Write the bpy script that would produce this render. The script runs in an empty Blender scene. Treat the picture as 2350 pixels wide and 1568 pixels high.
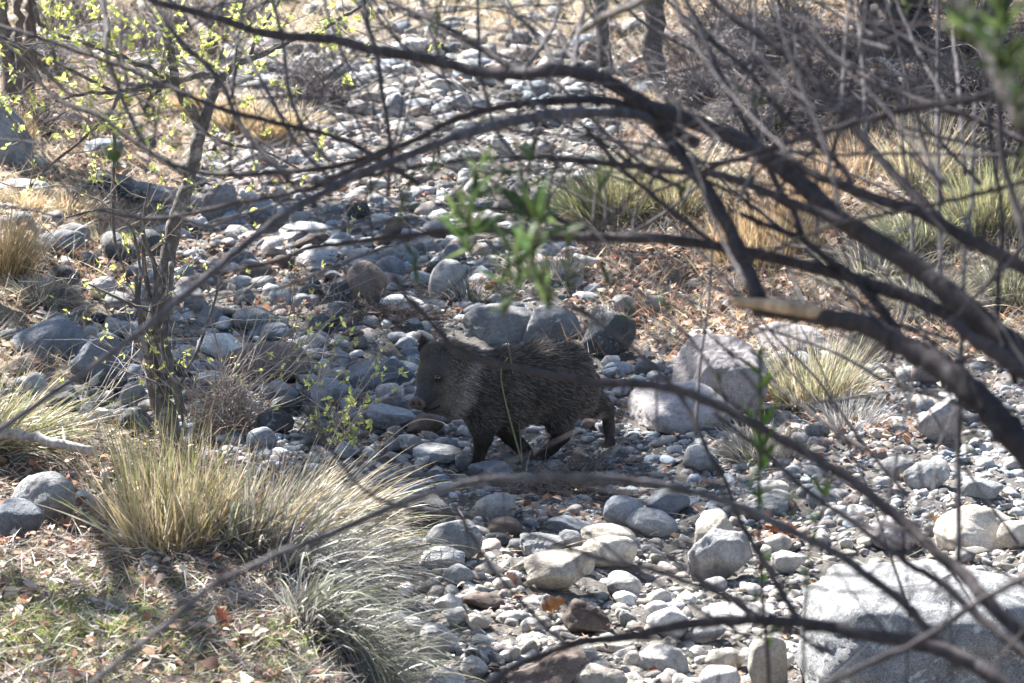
import bpy, bmesh, math, random
import numpy as np
from mathutils import Vector, Matrix
scene = bpy.context.scene
R = math.radians
# ------------------------------------------------------------------ camera
CAM_H = 3.3; PITCH = R(12.5); FPX = 7633.0; CW, CH = 2350.0, 1568.0
cam = bpy.data.cameras.new("camera"); cam_o = bpy.data.objects.new("camera", cam)
scene.collection.objects.link(cam_o); scene.camera = cam_o
cam_o.location = (0, 0, CAM_H); cam_o.rotation_euler = (math.pi/2 - PITCH, 0, 0)
cam.sensor_width = 36; cam.lens = 36*FPX/CW; cam.clip_start = 0.1; cam.clip_end = 3000
cam.dof.use_dof = True; cam.dof.focus_distance = 12.6; cam.dof.aperture_fstop = 7.5
# ------------------------------------------------------------------ world, sun, exposure
SUNV = Vector((-0.58, 0.70, 0.88)).normalized()          # towards the sun
world = bpy.data.worlds.new("World"); scene.world = world; world.use_nodes = True
nt = world.node_tree; nt.nodes.clear()
sky = nt.nodes.new("ShaderNodeTexSky"); sky.sky_type = 'NISHITA'; sky.sun_disc = False
sky.sun_elevation = math.asin(SUNV.z); sky.sun_rotation = math.atan2(SUNV.x, SUNV.y)
bg = nt.nodes.new("ShaderNodeBackground"); bg.inputs[1].default_value = 0.058
wo = nt.nodes.new("ShaderNodeOutputWorld")
nt.links.new(sky.outputs[0], bg.inputs[0]); nt.links.new(bg.outputs[0], wo.inputs[0])
sun = bpy.data.lights.new("sun", 'SUN'); sun.energy = 5.0; sun.angle = R(0.53); sun.color = (1.0, .98, .955)
sun_o = bpy.data.objects.new("sun", sun); scene.collection.objects.link(sun_o)
sun_o.rotation_euler = SUNV.to_track_quat('Z', 'Y').to_euler()
scene.view_settings.view_transform = 'Standard'; scene.view_settings.look = 'None'
scene.view_settings.exposure = 2.35; scene.view_settings.gamma = 1.0
scene.render.engine = 'CYCLES'
scene.cycles.max_bounces = 6; scene.cycles.diffuse_bounces = 3; scene.cycles.transparent_max_bounces = 6

rng = np.random.default_rng(11)
random.seed(5)
# ------------------------------------------------------------------ helpers
def tag(o, label=None, cat=None, group=None, kind=None):
    if label: o['label'] = label
    if cat: o['category'] = cat
    if group: o['group'] = group
    if kind: o['kind'] = kind
    return o
def link(o, parent=None):
    scene.collection.objects.link(o)
    if parent is not None: o.parent = parent
    return o
def empty(name, loc=(0, 0, 0)):
    o = bpy.data.objects.new(name, None); o.location = loc; o.empty_display_size = .1
    return link(o)
def np_mesh(name, V, faces, mat=None, smooth=True, col=None):
    """V (n,3); faces: list of int arrays (m,k); col (n,3) optional point colour"""
    me = bpy.data.meshes.new(name); V = np.asarray(V, dtype=np.float32)
    me.vertices.add(len(V)); me.vertices.foreach_set("co", V.ravel())
    faces = [np.asarray(f, dtype=np.int32) for f in faces if len(f)]
    loops = np.concatenate([f.ravel() for f in faces]); tot = np.concatenate([np.full(len(f), f.shape[1], np.int32) for f in faces])
    start = np.concatenate([[0], np.cumsum(tot)[:-1]]).astype(np.int32)
    me.loops.add(len(loops)); me.loops.foreach_set("vertex_index", loops)
    me.polygons.add(len(tot)); me.polygons.foreach_set("loop_start", start); me.polygons.foreach_set("loop_total", tot)
    if smooth: me.polygons.foreach_set("use_smooth", np.ones(len(tot), dtype=bool))
    me.update(calc_edges=True)
    if col is not None:
        a = me.color_attributes.new("Col", 'FLOAT_COLOR', 'POINT')
        c = np.ones((len(V), 4), np.float32); c[:, :3] = col; a.data.foreach_set("color", c.ravel())
    if mat: me.materials.append(mat)
    return me
def mobj(name, me, parent=None, loc=None):
    o = bpy.data.objects.new(name, me)
    if loc is not None: o.location = loc
    return link(o, parent)
def smooth(a, b, x):
    t = np.clip((x-a)/(b-a), 0, 1); return t*t*(3-2*t)
class SN:
    """cheap band-limited noise: sum of sines"""
    def __init__(s, seed, freq, n=14, dim=3):
        r = np.random.default_rng(seed); d = r.normal(size=(n, dim)); d /= np.linalg.norm(d, axis=1)[:, None]
        s.k = d*freq*r.uniform(.55, 1.6, (n, 1))*2*math.pi; s.ph = r.uniform(0, 6.28, n); s.n = n
    def __call__(s, P):
        return np.sin(P @ s.k.T + s.ph).sum(1)/math.sqrt(s.n/2.)*.5
def unit(v): return v/np.maximum(np.linalg.norm(v, axis=-1, keepdims=True), 1e-9)
# ------------------------------------------------------------------ terrain
_n1 = SN(1, .35, 10, 2); _n2 = SN(2, 1.3, 14, 2); _n3 = SN(3, 4.5, 18, 2); _n4 = SN(4, .06, 8, 2)
EX = ([6.5, 8, 9, 10, 11, 11.6, 12.0, 12.5, 13], [.1, -.22, -.34, -.5, -.78, -1.05, -1.7, -3, -6])
def terrain(x, y):
    x = np.atleast_1d(np.asarray(x, float)); y = np.atleast_1d(np.asarray(y, float))
    P = np.stack([x, y], -1)
    near = smooth(5, 8, y)
    z = .035*_n1(P) + .022*_n2(P)*near + .009*_n3(P)*near
    z += 1.6*(1-smooth(2.5, 7.6, y))
    xe = np.interp(y, *EX)
    z += .40*smooth(-.06, .24, xe-x)*(y < 13.2)*smooth(6, 8.2, y)
    z += .28*smooth(1.9, 3.0, -x)*smooth(13.5, 15.5, y)*(1-smooth(21, 25, y))
    z += .50*smooth(.6, 3.2, x - .05*(y-18))*smooth(14.2, 20, y)
    z += .12*np.maximum(y-24.0, 0)**1.0*(1-.45*smooth(60, 260, y)) + 3.0*smooth(40, 200, y)*(1+.6*_n4(P))
    z += .25*np.maximum(np.abs(x)-9, 0)*smooth(0, 25, y)*(1-smooth(60, 400, np.abs(x)))
    return z
def T1(x, y): return float(terrain(x, y)[0])
CAMV = np.array([0, 0, CAM_H])
FW = np.array([0, math.cos(PITCH), -math.sin(PITCH)]); UP = np.array([0, math.sin(PITCH), math.cos(PITCH)])
def W(u, v, d):
    """point at pixel (u,v) of a 2350x1568 picture, depth d along the view axis"""
    return CAMV + d*(FW + np.array([1., 0, 0])*(u-CW/2)/FPX + UP*(CH/2-v)/FPX)
def G(u, v):
    """first ground hit under pixel (u,v)"""
    d = np.arange(6.0, 60, .05)
    P = CAMV[None] + d[:, None]*(FW + np.array([1., 0, 0])*(u-CW/2)/FPX + UP*(CH/2-v)/FPX)[None]
    g = P[:, 2]-terrain(P[:, 0], P[:, 1]); i = int(np.argmax(g < 0))
    if i == 0: i = len(d)-1
    t = g[i-1]/(g[i-1]-g[i]+1e-9); p = P[i-1]*(1-t)+P[i]*t
    return p, d[i-1]*(1-t)+d[i]*t
def proj(P):
    Q = np.asarray(P)-CAMV; d = Q @ FW
    return CW/2+Q[..., 0]/d*FPX, CH/2-(Q @ UP)/d*FPX, d
# ------------------------------------------------------------------ materials
def mat_new(name):
    m = bpy.data.materials.new(name); m.use_nodes = True; n = m.node_tree; n.nodes.clear()
    return m, n, n.nodes, n.links
def ramp(N, stops):
    r = N.new("ShaderNodeValToRGB"); e = r.color_ramp.elements
    while len(e) < len(stops): e.new(.5)
    for el, (p, c) in zip(e, stops): el.position = p; el.color = (*c, 1)
    return r
def noise(N, L, scale, detail=6, rough=.6, vec=None, dist=0):
    t = N.new("ShaderNodeTexNoise"); t.inputs['Scale'].default_value = scale; t.inputs['Detail'].default_value = detail
    t.inputs['Roughness'].default_value = rough; t.inputs['Distortion'].default_value = dist
    if vec: L.new(vec, t.inputs['Vector'])
    return t
def mixc(N, L, a, b, fac, mode='MIX'):
    m = N.new("ShaderNodeMix"); m.data_type = 'RGBA'; m.blend_type = mode
    for s, v in ((6, a), (7, b)):
        if isinstance(v, tuple): m.inputs[s].default_value = (*v, 1)
        else: L.new(v, m.inputs[s])
    if isinstance(fac, (int, float)): m.inputs[0].default_value = fac
    else: L.new(fac, m.inputs[0])
    return m.outputs[2]
def finish(N, L, col, rough=.85, bump=None, bs=.5, bd=.01, transl=None, spec=.3):
    b = N.new("ShaderNodeBsdfPrincipled"); L.new(col, b.inputs['Base Color']) if not isinstance(col, tuple) else setattr(b.inputs['Base Color'], 'default_value', (*col, 1))
    b.inputs['Roughness'].default_value = rough; b.inputs['Specular IOR Level'].default_value = spec
    if bump is not None:
        k = N.new("ShaderNodeBump"); k.inputs['Strength'].default_value = bs; k.inputs['Distance'].default_value = bd
        L.new(bump, k.inputs['Height']); L.new(k.outputs[0], b.inputs['Normal'])
    out = N.new("ShaderNodeOutputMaterial"); last = b.outputs[0]
    if transl:
        t = N.new("ShaderNodeBsdfTranslucent"); L.new(col, t.inputs[0]); mx = N.new("ShaderNodeMixShader")
        mx.inputs[0].default_value = transl; L.new(last, mx.inputs[1]); L.new(t.outputs[0], mx.inputs[2]); last = mx.outputs[0]
    L.new(last, out.inputs[0])
def rock_mat(name, c, var=.35, speck=.5, lichen_sunfleck=0.0, attr=False):
    m, n, N, L = mat_new(name)
    tc = N.new("ShaderNodeTexCoord"); oi = N.new("ShaderNodeObjectInfo")
    add = N.new("ShaderNodeVectorMath"); add.operation = 'ADD'; L.new(tc.outputs['Object'], add.inputs[0])
    sc = N.new("ShaderNodeVectorMath"); sc.operation = 'SCALE'; sc.inputs[0].default_value = (7, 3, 5); L.new(oi.outputs['Random'], sc.inputs['Scale'])
    L.new(sc.outputs[0], add.inputs[1]); v = add.outputs[0]
    if attr: v = tc.outputs['Object']
    n1 = noise(N, L, 9, 8, .62, v, .3); n2 = noise(N, L, 190, 5, .75, v); n3 = noise(N, L, 45, 8, .7, v, .4)
    lo = tuple(x*(1-var) for x in c); hi = tuple(min(1, x*(1+var)) for x in c)
    if attr:
        a = N.new("ShaderNodeAttribute"); a.attribute_name = "Col"; base = mixc(N, L, a.outputs[0], (.1, .1, .1), 0.0)
        r = ramp(N, [(.3, (.62, .62, .62)), (.7, (1.25, 1.25, 1.25))]); L.new(n3.outputs[0], r.inputs[0])
        col = mixc(N, L, base, r.outputs[0], 1.0, 'MULTIPLY')
    else:
        r = ramp(N, [(.32, lo), (.5, c), (.68, hi)]); L.new(n1.outputs[0], r.inputs[0]); col = r.outputs[0]
        g = ramp(N, [(.3, (.65, .65, .65)), (.7, (1.3, 1.3, 1.3))]); L.new(n3.outputs[0], g.inputs[0])
        col = mixc(N, L, col, g.outputs[0], .8, 'MULTIPLY')
        hv = N.new("ShaderNodeHueSaturation"); L.new(col, hv.inputs['Color'])
        mr = N.new("ShaderNodeMapRange"); mr.inputs[3].default_value = .7; mr.inputs[4].default_value = 1.25; L.new(oi.outputs['Random'], mr.inputs[0])
        L.new(mr.outputs[0], hv.inputs['Value']); col = hv.outputs[0]
    s = ramp(N, [(.36, (.35, .35, .35)), (.5, (1, 1, 1)), (.66, (1.5, 1.5, 1.5))]); L.new(n2.outputs[0], s.inputs[0])
    col = mixc(N, L, col, s.outputs[0], speck, 'MULTIPLY')
    if lichen_sunfleck:  # pale lichen patches; on the granite they stand for dappled sunlight
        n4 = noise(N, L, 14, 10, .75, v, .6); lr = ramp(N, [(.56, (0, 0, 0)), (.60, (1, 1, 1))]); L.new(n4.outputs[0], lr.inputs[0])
        mm = N.new("ShaderNodeMath"); mm.operation = 'MULTIPLY'; mm.inputs[1].default_value = lichen_sunfleck; L.new(lr.outputs[0], mm.inputs[0])
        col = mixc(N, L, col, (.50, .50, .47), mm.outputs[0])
    ad = N.new("ShaderNodeMath"); ad.operation = 'MULTIPLY_ADD'; ad.inputs[1].default_value = .25; L.new(n2.outputs[0], ad.inputs[0]); L.new(n3.outputs[0], ad.inputs[2])
    finish(N, L, col, .9, ad.outputs[0], .75, .02)
    return m
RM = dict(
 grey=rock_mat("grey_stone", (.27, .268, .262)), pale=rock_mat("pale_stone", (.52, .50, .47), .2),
 tan=rock_mat("tan_stone", (.47, .42, .35), .25), pink=rock_mat("pinkish_stone", (.32, .29, .28), .25),
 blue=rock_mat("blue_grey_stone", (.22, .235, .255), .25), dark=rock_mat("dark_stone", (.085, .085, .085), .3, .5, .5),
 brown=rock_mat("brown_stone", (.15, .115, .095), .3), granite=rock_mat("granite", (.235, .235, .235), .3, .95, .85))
GM = rock_mat("gravel_stone", (.2, .2, .2), attr=True, speck=.45)
def ground_mat():
    m, n, N, L = mat_new("ground_soil"); tc = N.new("ShaderNodeTexCoord"); v = tc.outputs['Object']
    n1 = noise(N, L, 1.3, 6, .6, v); n2 = noise(N, L, 60, 8, .75, v); n3 = noise(N, L, 14, 8, .7, v)
    a = ramp(N, [(.35, (.13, .115, .10)), (.55, (.21, .19, .17)), (.7, (.29, .26, .22))]); L.new(n3.outputs[0], a.inputs[0])
    b = ramp(N, [(.3, (.4, .4, .4)), (.7, (1.5, 1.45, 1.4))]); L.new(n2.outputs[0], b.inputs[0])
    at = N.new("ShaderNodeAttribute"); at.attribute_name = "Col"
    c = mixc(N, L, a.outputs[0], at.outputs[0], .75); c = mixc(N, L, c, b.outputs[0], .8, 'MULTIPLY')
    finish(N, L, c, .95, n2.outputs[0], .9, .02); return m
def attr_mat(name, rough=.7, transl=.35, spec=.25, var=.3, sc=30):
    m, n, N, L = mat_new(name); a = N.new("ShaderNodeAttribute"); a.attribute_name = "Col"
    tc = N.new("ShaderNodeTexCoord"); n1 = noise(N, L, sc, 4, .6, tc.outputs['Object'])
    r = ramp(N, [(.3, (1-var,)*3), (.7, (1+var,)*3)]); L.new(n1.outputs[0], r.inputs[0])
    finish(N, L, mixc(N, L, a.outputs[0], r.outputs[0], 1.0, 'MULTIPLY'), rough, transl=transl, spec=spec); return m
GRASSM = attr_mat("grass_blade", .5, .30, .45); LEAFM = attr_mat("leaf", .55, .5, .35); LITM = attr_mat("fallen_leaf", .8, .2, .2)
TWIGM = attr_mat("dry_twig", .8, 0, .25, .35, 60)
def bark_mat(name, c, sc=60, bs=.8, lich=0.):
    m, n, N, L = mat_new(name); tc = N.new("ShaderNodeTexCoord"); v = tc.outputs['Object']
    mp = N.new("ShaderNodeMapping"); mp.inputs['Scale'].default_value = (1, 1, .35); L.new(v, mp.inputs[0])
    n1 = noise(N, L, sc, 8, .7, mp.outputs[0], .5); n2 = noise(N, L, 6, 5, .6, v)
    r = ramp(N, [(.3, tuple(x*.5 for x in c)), (.5, c), (.72, tuple(min(1, x*1.8) for x in c))]); L.new(n1.outputs[0], r.inputs[0])
    r2 = ramp(N, [(.3, (.7, .7, .7)), (.7, (1.3, 1.28, 1.25))]); L.new(n2.outputs[0], r2.inputs[0])
    col = mixc(N, L, r.outputs[0], r2.outputs[0], 1, 'MULTIPLY')
    if lich:
        n4 = noise(N, L, 22, 8, .7, v); lr = ramp(N, [(.55, (0, 0, 0)), (.6, (lich, lich, lich))]); L.new(n4.outputs[0], lr.inputs[0])
        col = mixc(N, L, col, (.42, .42, .39), lr.outputs[0])
    finish(N, L, col, .85, n1.outputs[0], bs, .006); return m
BARK_DARK = bark_mat("dark_bark", (.045, .037, .038)); BARK_GREY = bark_mat("grey_bark", (.095, .083, .075), 50, .9, .35)
BARK_TRUNK = bark_mat("trunk_bark", (.12, .095, .08), 25, 1.0, .2); BARK_MID = bark_mat("grey_brown_bark", (.085, .076, .078))
WOOD = bark_mat("split_wood", (.38, .27, .17), 40, .4); DEADWOOD = bark_mat("dead_wood", (.33, .30, .27), 50, .8)
# ------------------------------------------------------------------ tubes, blades, leaves
class Tubes:
    def __init__(s): s.V = []; s.F = []; s.C = []; s.n = 0
    def add(s, P, r, k=8, col=(.2, .2, .2), jit=0.0, cap=True):
        P = np.asarray(P, float); m = len(P); r = np.broadcast_to(np.asarray(r, float), (m,))
        t = unit(np.gradient(P, axis=0)); ref = np.array([.31, .52, .79]) if abs(t[:, 2]).mean() < .8 else np.array([.9, .3, .1])
        a = unit(np.cross(t, ref)); b = np.cross(t, a); th = np.arange(k)*2*math.pi/k
        rr = r[:, None]*(1+(jit*rng.normal(size=(m, k)) if jit else 0))
        V = P[:, None]+rr[..., None]*(np.cos(th)[None, :, None]*a[:, None]+np.sin(th)[None, :, None]*b[:, None])
        i = np.arange(m-1)[:, None]*k; j = np.arange(k)[None]; j2 = (j+1) % k
        F = np.stack([i+j, i+j2, i+k+j2, i+k+j], -1).reshape(-1, 4)+s.n
        s.V.append(V.reshape(-1, 3)); s.F.append(F); nn = m*k
        if cap:
            s.V.append(P[[0, -1]]); c0 = s.n+nn; 
            jj = np.arange(k); A = np.stack([np.full(k, c0), s.n+(jj+1) % k, s.n+jj, s.n+jj], -1)
            e = s.n+(m-1)*k; B = np.stack([np.full(k, c0+1), e+jj, e+(jj+1) % k, e+(jj+1) % k], -1)
            s.T = getattr(s, 'T', []); s.T += [A[:, :3], B[:, :3]]; nn += 2
        s.C.append(np.broadcast_to(np.asarray(col, float), (nn, 3))); s.n += nn
    def mesh(s, name, mat): return np_mesh(name, np.concatenate(s.V), [np.concatenate(s.F)]+([np.concatenate(s.T)] if getattr(s, 'T', None) else []), mat, col=np.concatenate(s.C))
def spline(P, n):
    """Catmull-Rom through P (k,d) resampled to n points"""
    P = np.asarray(P, float)
    if len(P) == 2: t = np.linspace(0, 1, n)[:, None]; return P[0]*(1-t)+P[1]*t
    Q = np.vstack([2*P[0]-P[1], P, 2*P[-1]-P[-2]]); seg = len(P)-1; u = np.linspace(0, seg-1e-6, n); i = u.astype(int); t = (u-i)[:, None]
    a, b, c, d = Q[i], Q[i+1], Q[i+2], Q[i+3]
    return .5*((2*b)+(-a+c)*t+(2*a-5*b+4*c-d)*t*t+(-a+3*b-3*c+d)*t**3)
def blades(base, dirs, L, w, droop, cols, seg=6, wind=None, flat=1.0):
    """curved tapering ribbons. base,dirs (n,3); L,w,droop (n,); cols (n,2,3) base and tip colour"""
    n = len(base); t = np.linspace(0, 1, seg+1)[None, :, None]
    g = np.array([0, 0, -1.0])[None, None] if wind is None else wind[:, None]
    P = base[:, None]+L[:, None, None]*(dirs[:, None]*t+g*(droop[:, None, None]*t**2.2))
    side = unit(np.cross(dirs, rng.normal(size=(n, 3))))[:, None]
    ww = w[:, None, None]*(1-t**1.6*.95)*np.minimum(1, .5+t*4)
    V = np.stack([P-side*ww/2, P+side*ww/2], 2).reshape(-1, 3)
    k = np.arange(seg)[None]*2+np.arange(n)[:, None]*(seg+1)*2
    F = np.stack([k, k+1, k+3, k+2], -1).reshape(-1, 4)
    C = (cols[:, None, 0]*(1-t)+cols[:, None, 1]*t); C = np.repeat(C[:, :, None], 2, 2).reshape(-1, 3)
    return V, F, C
def leaves(base, dirs, L, w, cols, fold=.25, curl=.15, up=None):
    n = len(base); d = unit(dirs); r = rng.normal(size=(n, 3)) if up is None else up
    s = unit(np.cross(d, r)); nn = np.cross(s, d); L = L[:, None]; w = w[:, None]
    b = base; m1 = base+d*L*.35; tip = base+d*L-nn*L*curl
    l1 = base+d*L*.3+s*w/2+nn*w*fold; r1 = base+d*L*.3-s*w/2+nn*w*fold
    l2 = base+d*L*.68+s*w*.36+nn*(w*fold*.6-L*curl*.4); r2 = base+d*L*.68-s*w*.36+nn*(w*fold*.6-L*curl*.4)
    c2 = base+d*L*.6-nn*L*curl*.3
    V = np.stack([b, l1, l2, tip, r2, r1, m1, c2], 1).reshape(-1, 3); k = np.arange(n)[:, None]*8
    F4 = np.concatenate([k+np.array([[6, 7, 2, 1]]), k+np.array([[6, 5, 4, 7]])]); F3 = np.concatenate([k+np.array([[0, 6, 1]]), k+np.array([[0, 5, 6]]), k+np.array([[7, 3, 2]]), k+np.array([[7, 4, 3]])])
    return V, F4, F3, np.repeat(cols, 8, 0)
class Bag:
    def __init__(s): s.V = []; s.F4 = []; s.F3 = []; s.C = []; s.n = 0
    def add(s, V, F4, C, F3=None):
        s.V.append(V); s.C.append(C)
        if F4 is not None and len(F4): s.F4.append(F4+s.n)
        if F3 is not None and len(F3): s.F3.append(F3+s.n)
        s.n += len(V)
    def mesh(s, name, mat, smooth=True):
        return np_mesh(name, np.concatenate(s.V), [np.concatenate(x) for x in (s.F4, s.F3) if x], mat, smooth, np.concatenate(s.C))
def pick(cols, n, jit=.15, hue=.05):
    c = np.asarray(cols, float)[rng.integers(0, len(cols), n)]
    return np.clip(c*(1+jit*rng.normal(size=(n, 1)))*(1+hue*rng.normal(size=(n, 3))), .005, .95)
# ------------------------------------------------------------------ ground sheet
def build_ground():
    gx = np.concatenate([-np.geomspace(900, 6.2, 50), np.arange(-6, 6.01, .03), np.geomspace(6.2, 900, 50)])
    gy = np.concatenate([np.linspace(-60, 3, 20), np.arange(3.2, 8, .1), np.arange(8, 19, .03), np.arange(19, 32, .07), np.geomspace(32.2, 1500, 90)])
    X, Y = np.meshgrid(gx, gy); x = X.ravel(); y = Y.ravel(); z = terrain(x, y); P = np.stack([x, y], -1)
    ch = .010*SN(31, 9, 20, 2)(P)+.006*SN(32, 19, 24, 2)(P)
    z = z+np.where((y > 8) & (y < 32) & (np.abs(x) < 6), ch, 0)
    n = len(gx); i = np.arange(len(gy)-1)[:, None]*n+np.arange(n-1)[None]
    F = np.stack([i, i+1, i+n+1, i+n], -1).reshape(-1, 4)
    col = np.tile(np.array([[.125, .115, .105]]), (len(x), 1))  # creek soil kept dark, standing for shade in the gaps between stones
    bank = smooth(-.1, .3, np.interp(y, *EX)-x)*(y < 13.2); lb = smooth(1.6, 2.4, -x)*(y > 13.5)
    rb = smooth(.2, .9, x-.06*(y-16))*smooth(14, 15.3, y); hill = smooth(23.5, 26, y)
    for msk, c in ((bank, (.17, .135, .10)), (lb, (.28, .225, .15)), (rb, (.17, .125, .095)), (hill, (.30, .24, .16))):
        col = col*(1-msk[:, None])+np.array(c)*msk[:, None]
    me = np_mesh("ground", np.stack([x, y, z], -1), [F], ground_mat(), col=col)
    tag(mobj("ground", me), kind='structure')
build_ground()
# ------------------------------------------------------------------ rocks
def ico(sub):
    bm = bmesh.new(); bmesh.ops.create_icosphere(bm, subdivisions=sub, radius=1)
    V = np.array([v.co[:] for v in bm.verts]); F = np.array([[v.index for v in f.verts] for f in bm.faces]); bm.free(); return V, F
ICO = {s: ico(s) for s in (1, 2, 3, 4, 5)}
def rock_verts(seed, sub, style='r'):
    r = np.random.default_rng(seed); D = ICO[sub][0]
    nf, lo, kk = dict(r=(9, .74, 13), a=(14, .52, 40), f=(11, .62, 20), m=(12, .60, 24), b=(8, .8, 30))[style]
    N = r.normal(size=(nf, 3)); N /= np.linalg.norm(N, axis=1)[:, None]; h = r.uniform(lo, 1.0, nf)
    dd = D @ N.T/h                                   # 1/r candidates
    rad = 1/((np.maximum(dd, 0)**kk).sum(1)+(.93)**kk)**(1/kk)
    if style == 'b': bx = 1/((np.abs(D*np.array([1.05, 1.0, 1.08]))**4.2).sum(1))**(1/4.2); rad = np.minimum(rad*1.35, bx)
    V = D*rad[:, None]
    am = dict(r=.04, a=.06, f=.05, m=.05, b=.075)[style]
    V = V*(1+am*SN(seed+1, .5, 8)(V)+am*.7*SN(seed+2, 1.5, 12)(V)+(am*.36*SN(seed+3, 4.2, 18)(V) if sub > 3 else 0)+(am*.2*SN(seed+4, 10, 20)(V) if sub > 4 else 0))[:, None]
    return V/np.abs(V).max(0)
LAND = []      # landmarks: x, y, z, radius, short name
def place_rock(i, name, x0, y0, x1, y1, matk, style, label, cat, rot=None, dr=None, short=None):
    u = (x0+x1)/2; p, d = G(u, y1-1); w = (x1-x0)/FPX*d; H = (y1-y0)/FPX*d
    r = np.random.default_rng(900+i); dr = dr or {'f': .8, 'r': .78, 'a': .7, 'm': .75, 'b': .8}[style]; dep = w*dr
    th = PITCH+math.atan((y1-CH/2)/FPX); s, c = math.sin(th), math.cos(th)
    hz = math.sqrt(max(H*H-(dep*s)**2*.55, (.30*H)**2))/c; hz = max(hz, .22*w)
    sub = 5 if (x1-x0) > 110 else 4
    V = rock_verts(100+i, sub, style)*np.array([w/2, dep/2, hz/2*1.25])
    a = r.uniform(-.12, .12) if rot is None else R(rot)      # roll in the picture plane
    if abs(a) > .2:
        k = abs(math.cos(a))+abs(math.sin(a))*.6; V = V/np.array([k, 1, 1])
    ca, sa = math.cos(a), math.sin(a); V = np.stack([V[:, 0]*ca-V[:, 2]*sa, V[:, 1], V[:, 0]*sa+V[:, 2]*ca], -1)
    z0 = V[:, 2].min(); cx, cy = p[0], p[1]+dep*.40
    gz = T1(p[0], p[1]); top = gz+hz
    cz = top-V[:, 2].max(); cz = min(cz, gz-z0*.98-.0)-(.03 if w > .3 else .0)
    me = np_mesh(name, V, [ICO[sub][1]], RM[matk])
    o = tag(mobj(name, me, loc=(cx, cy, cz)), label, cat)
    LAND.append((cx, cy, w/2, short or label)); return o
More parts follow.
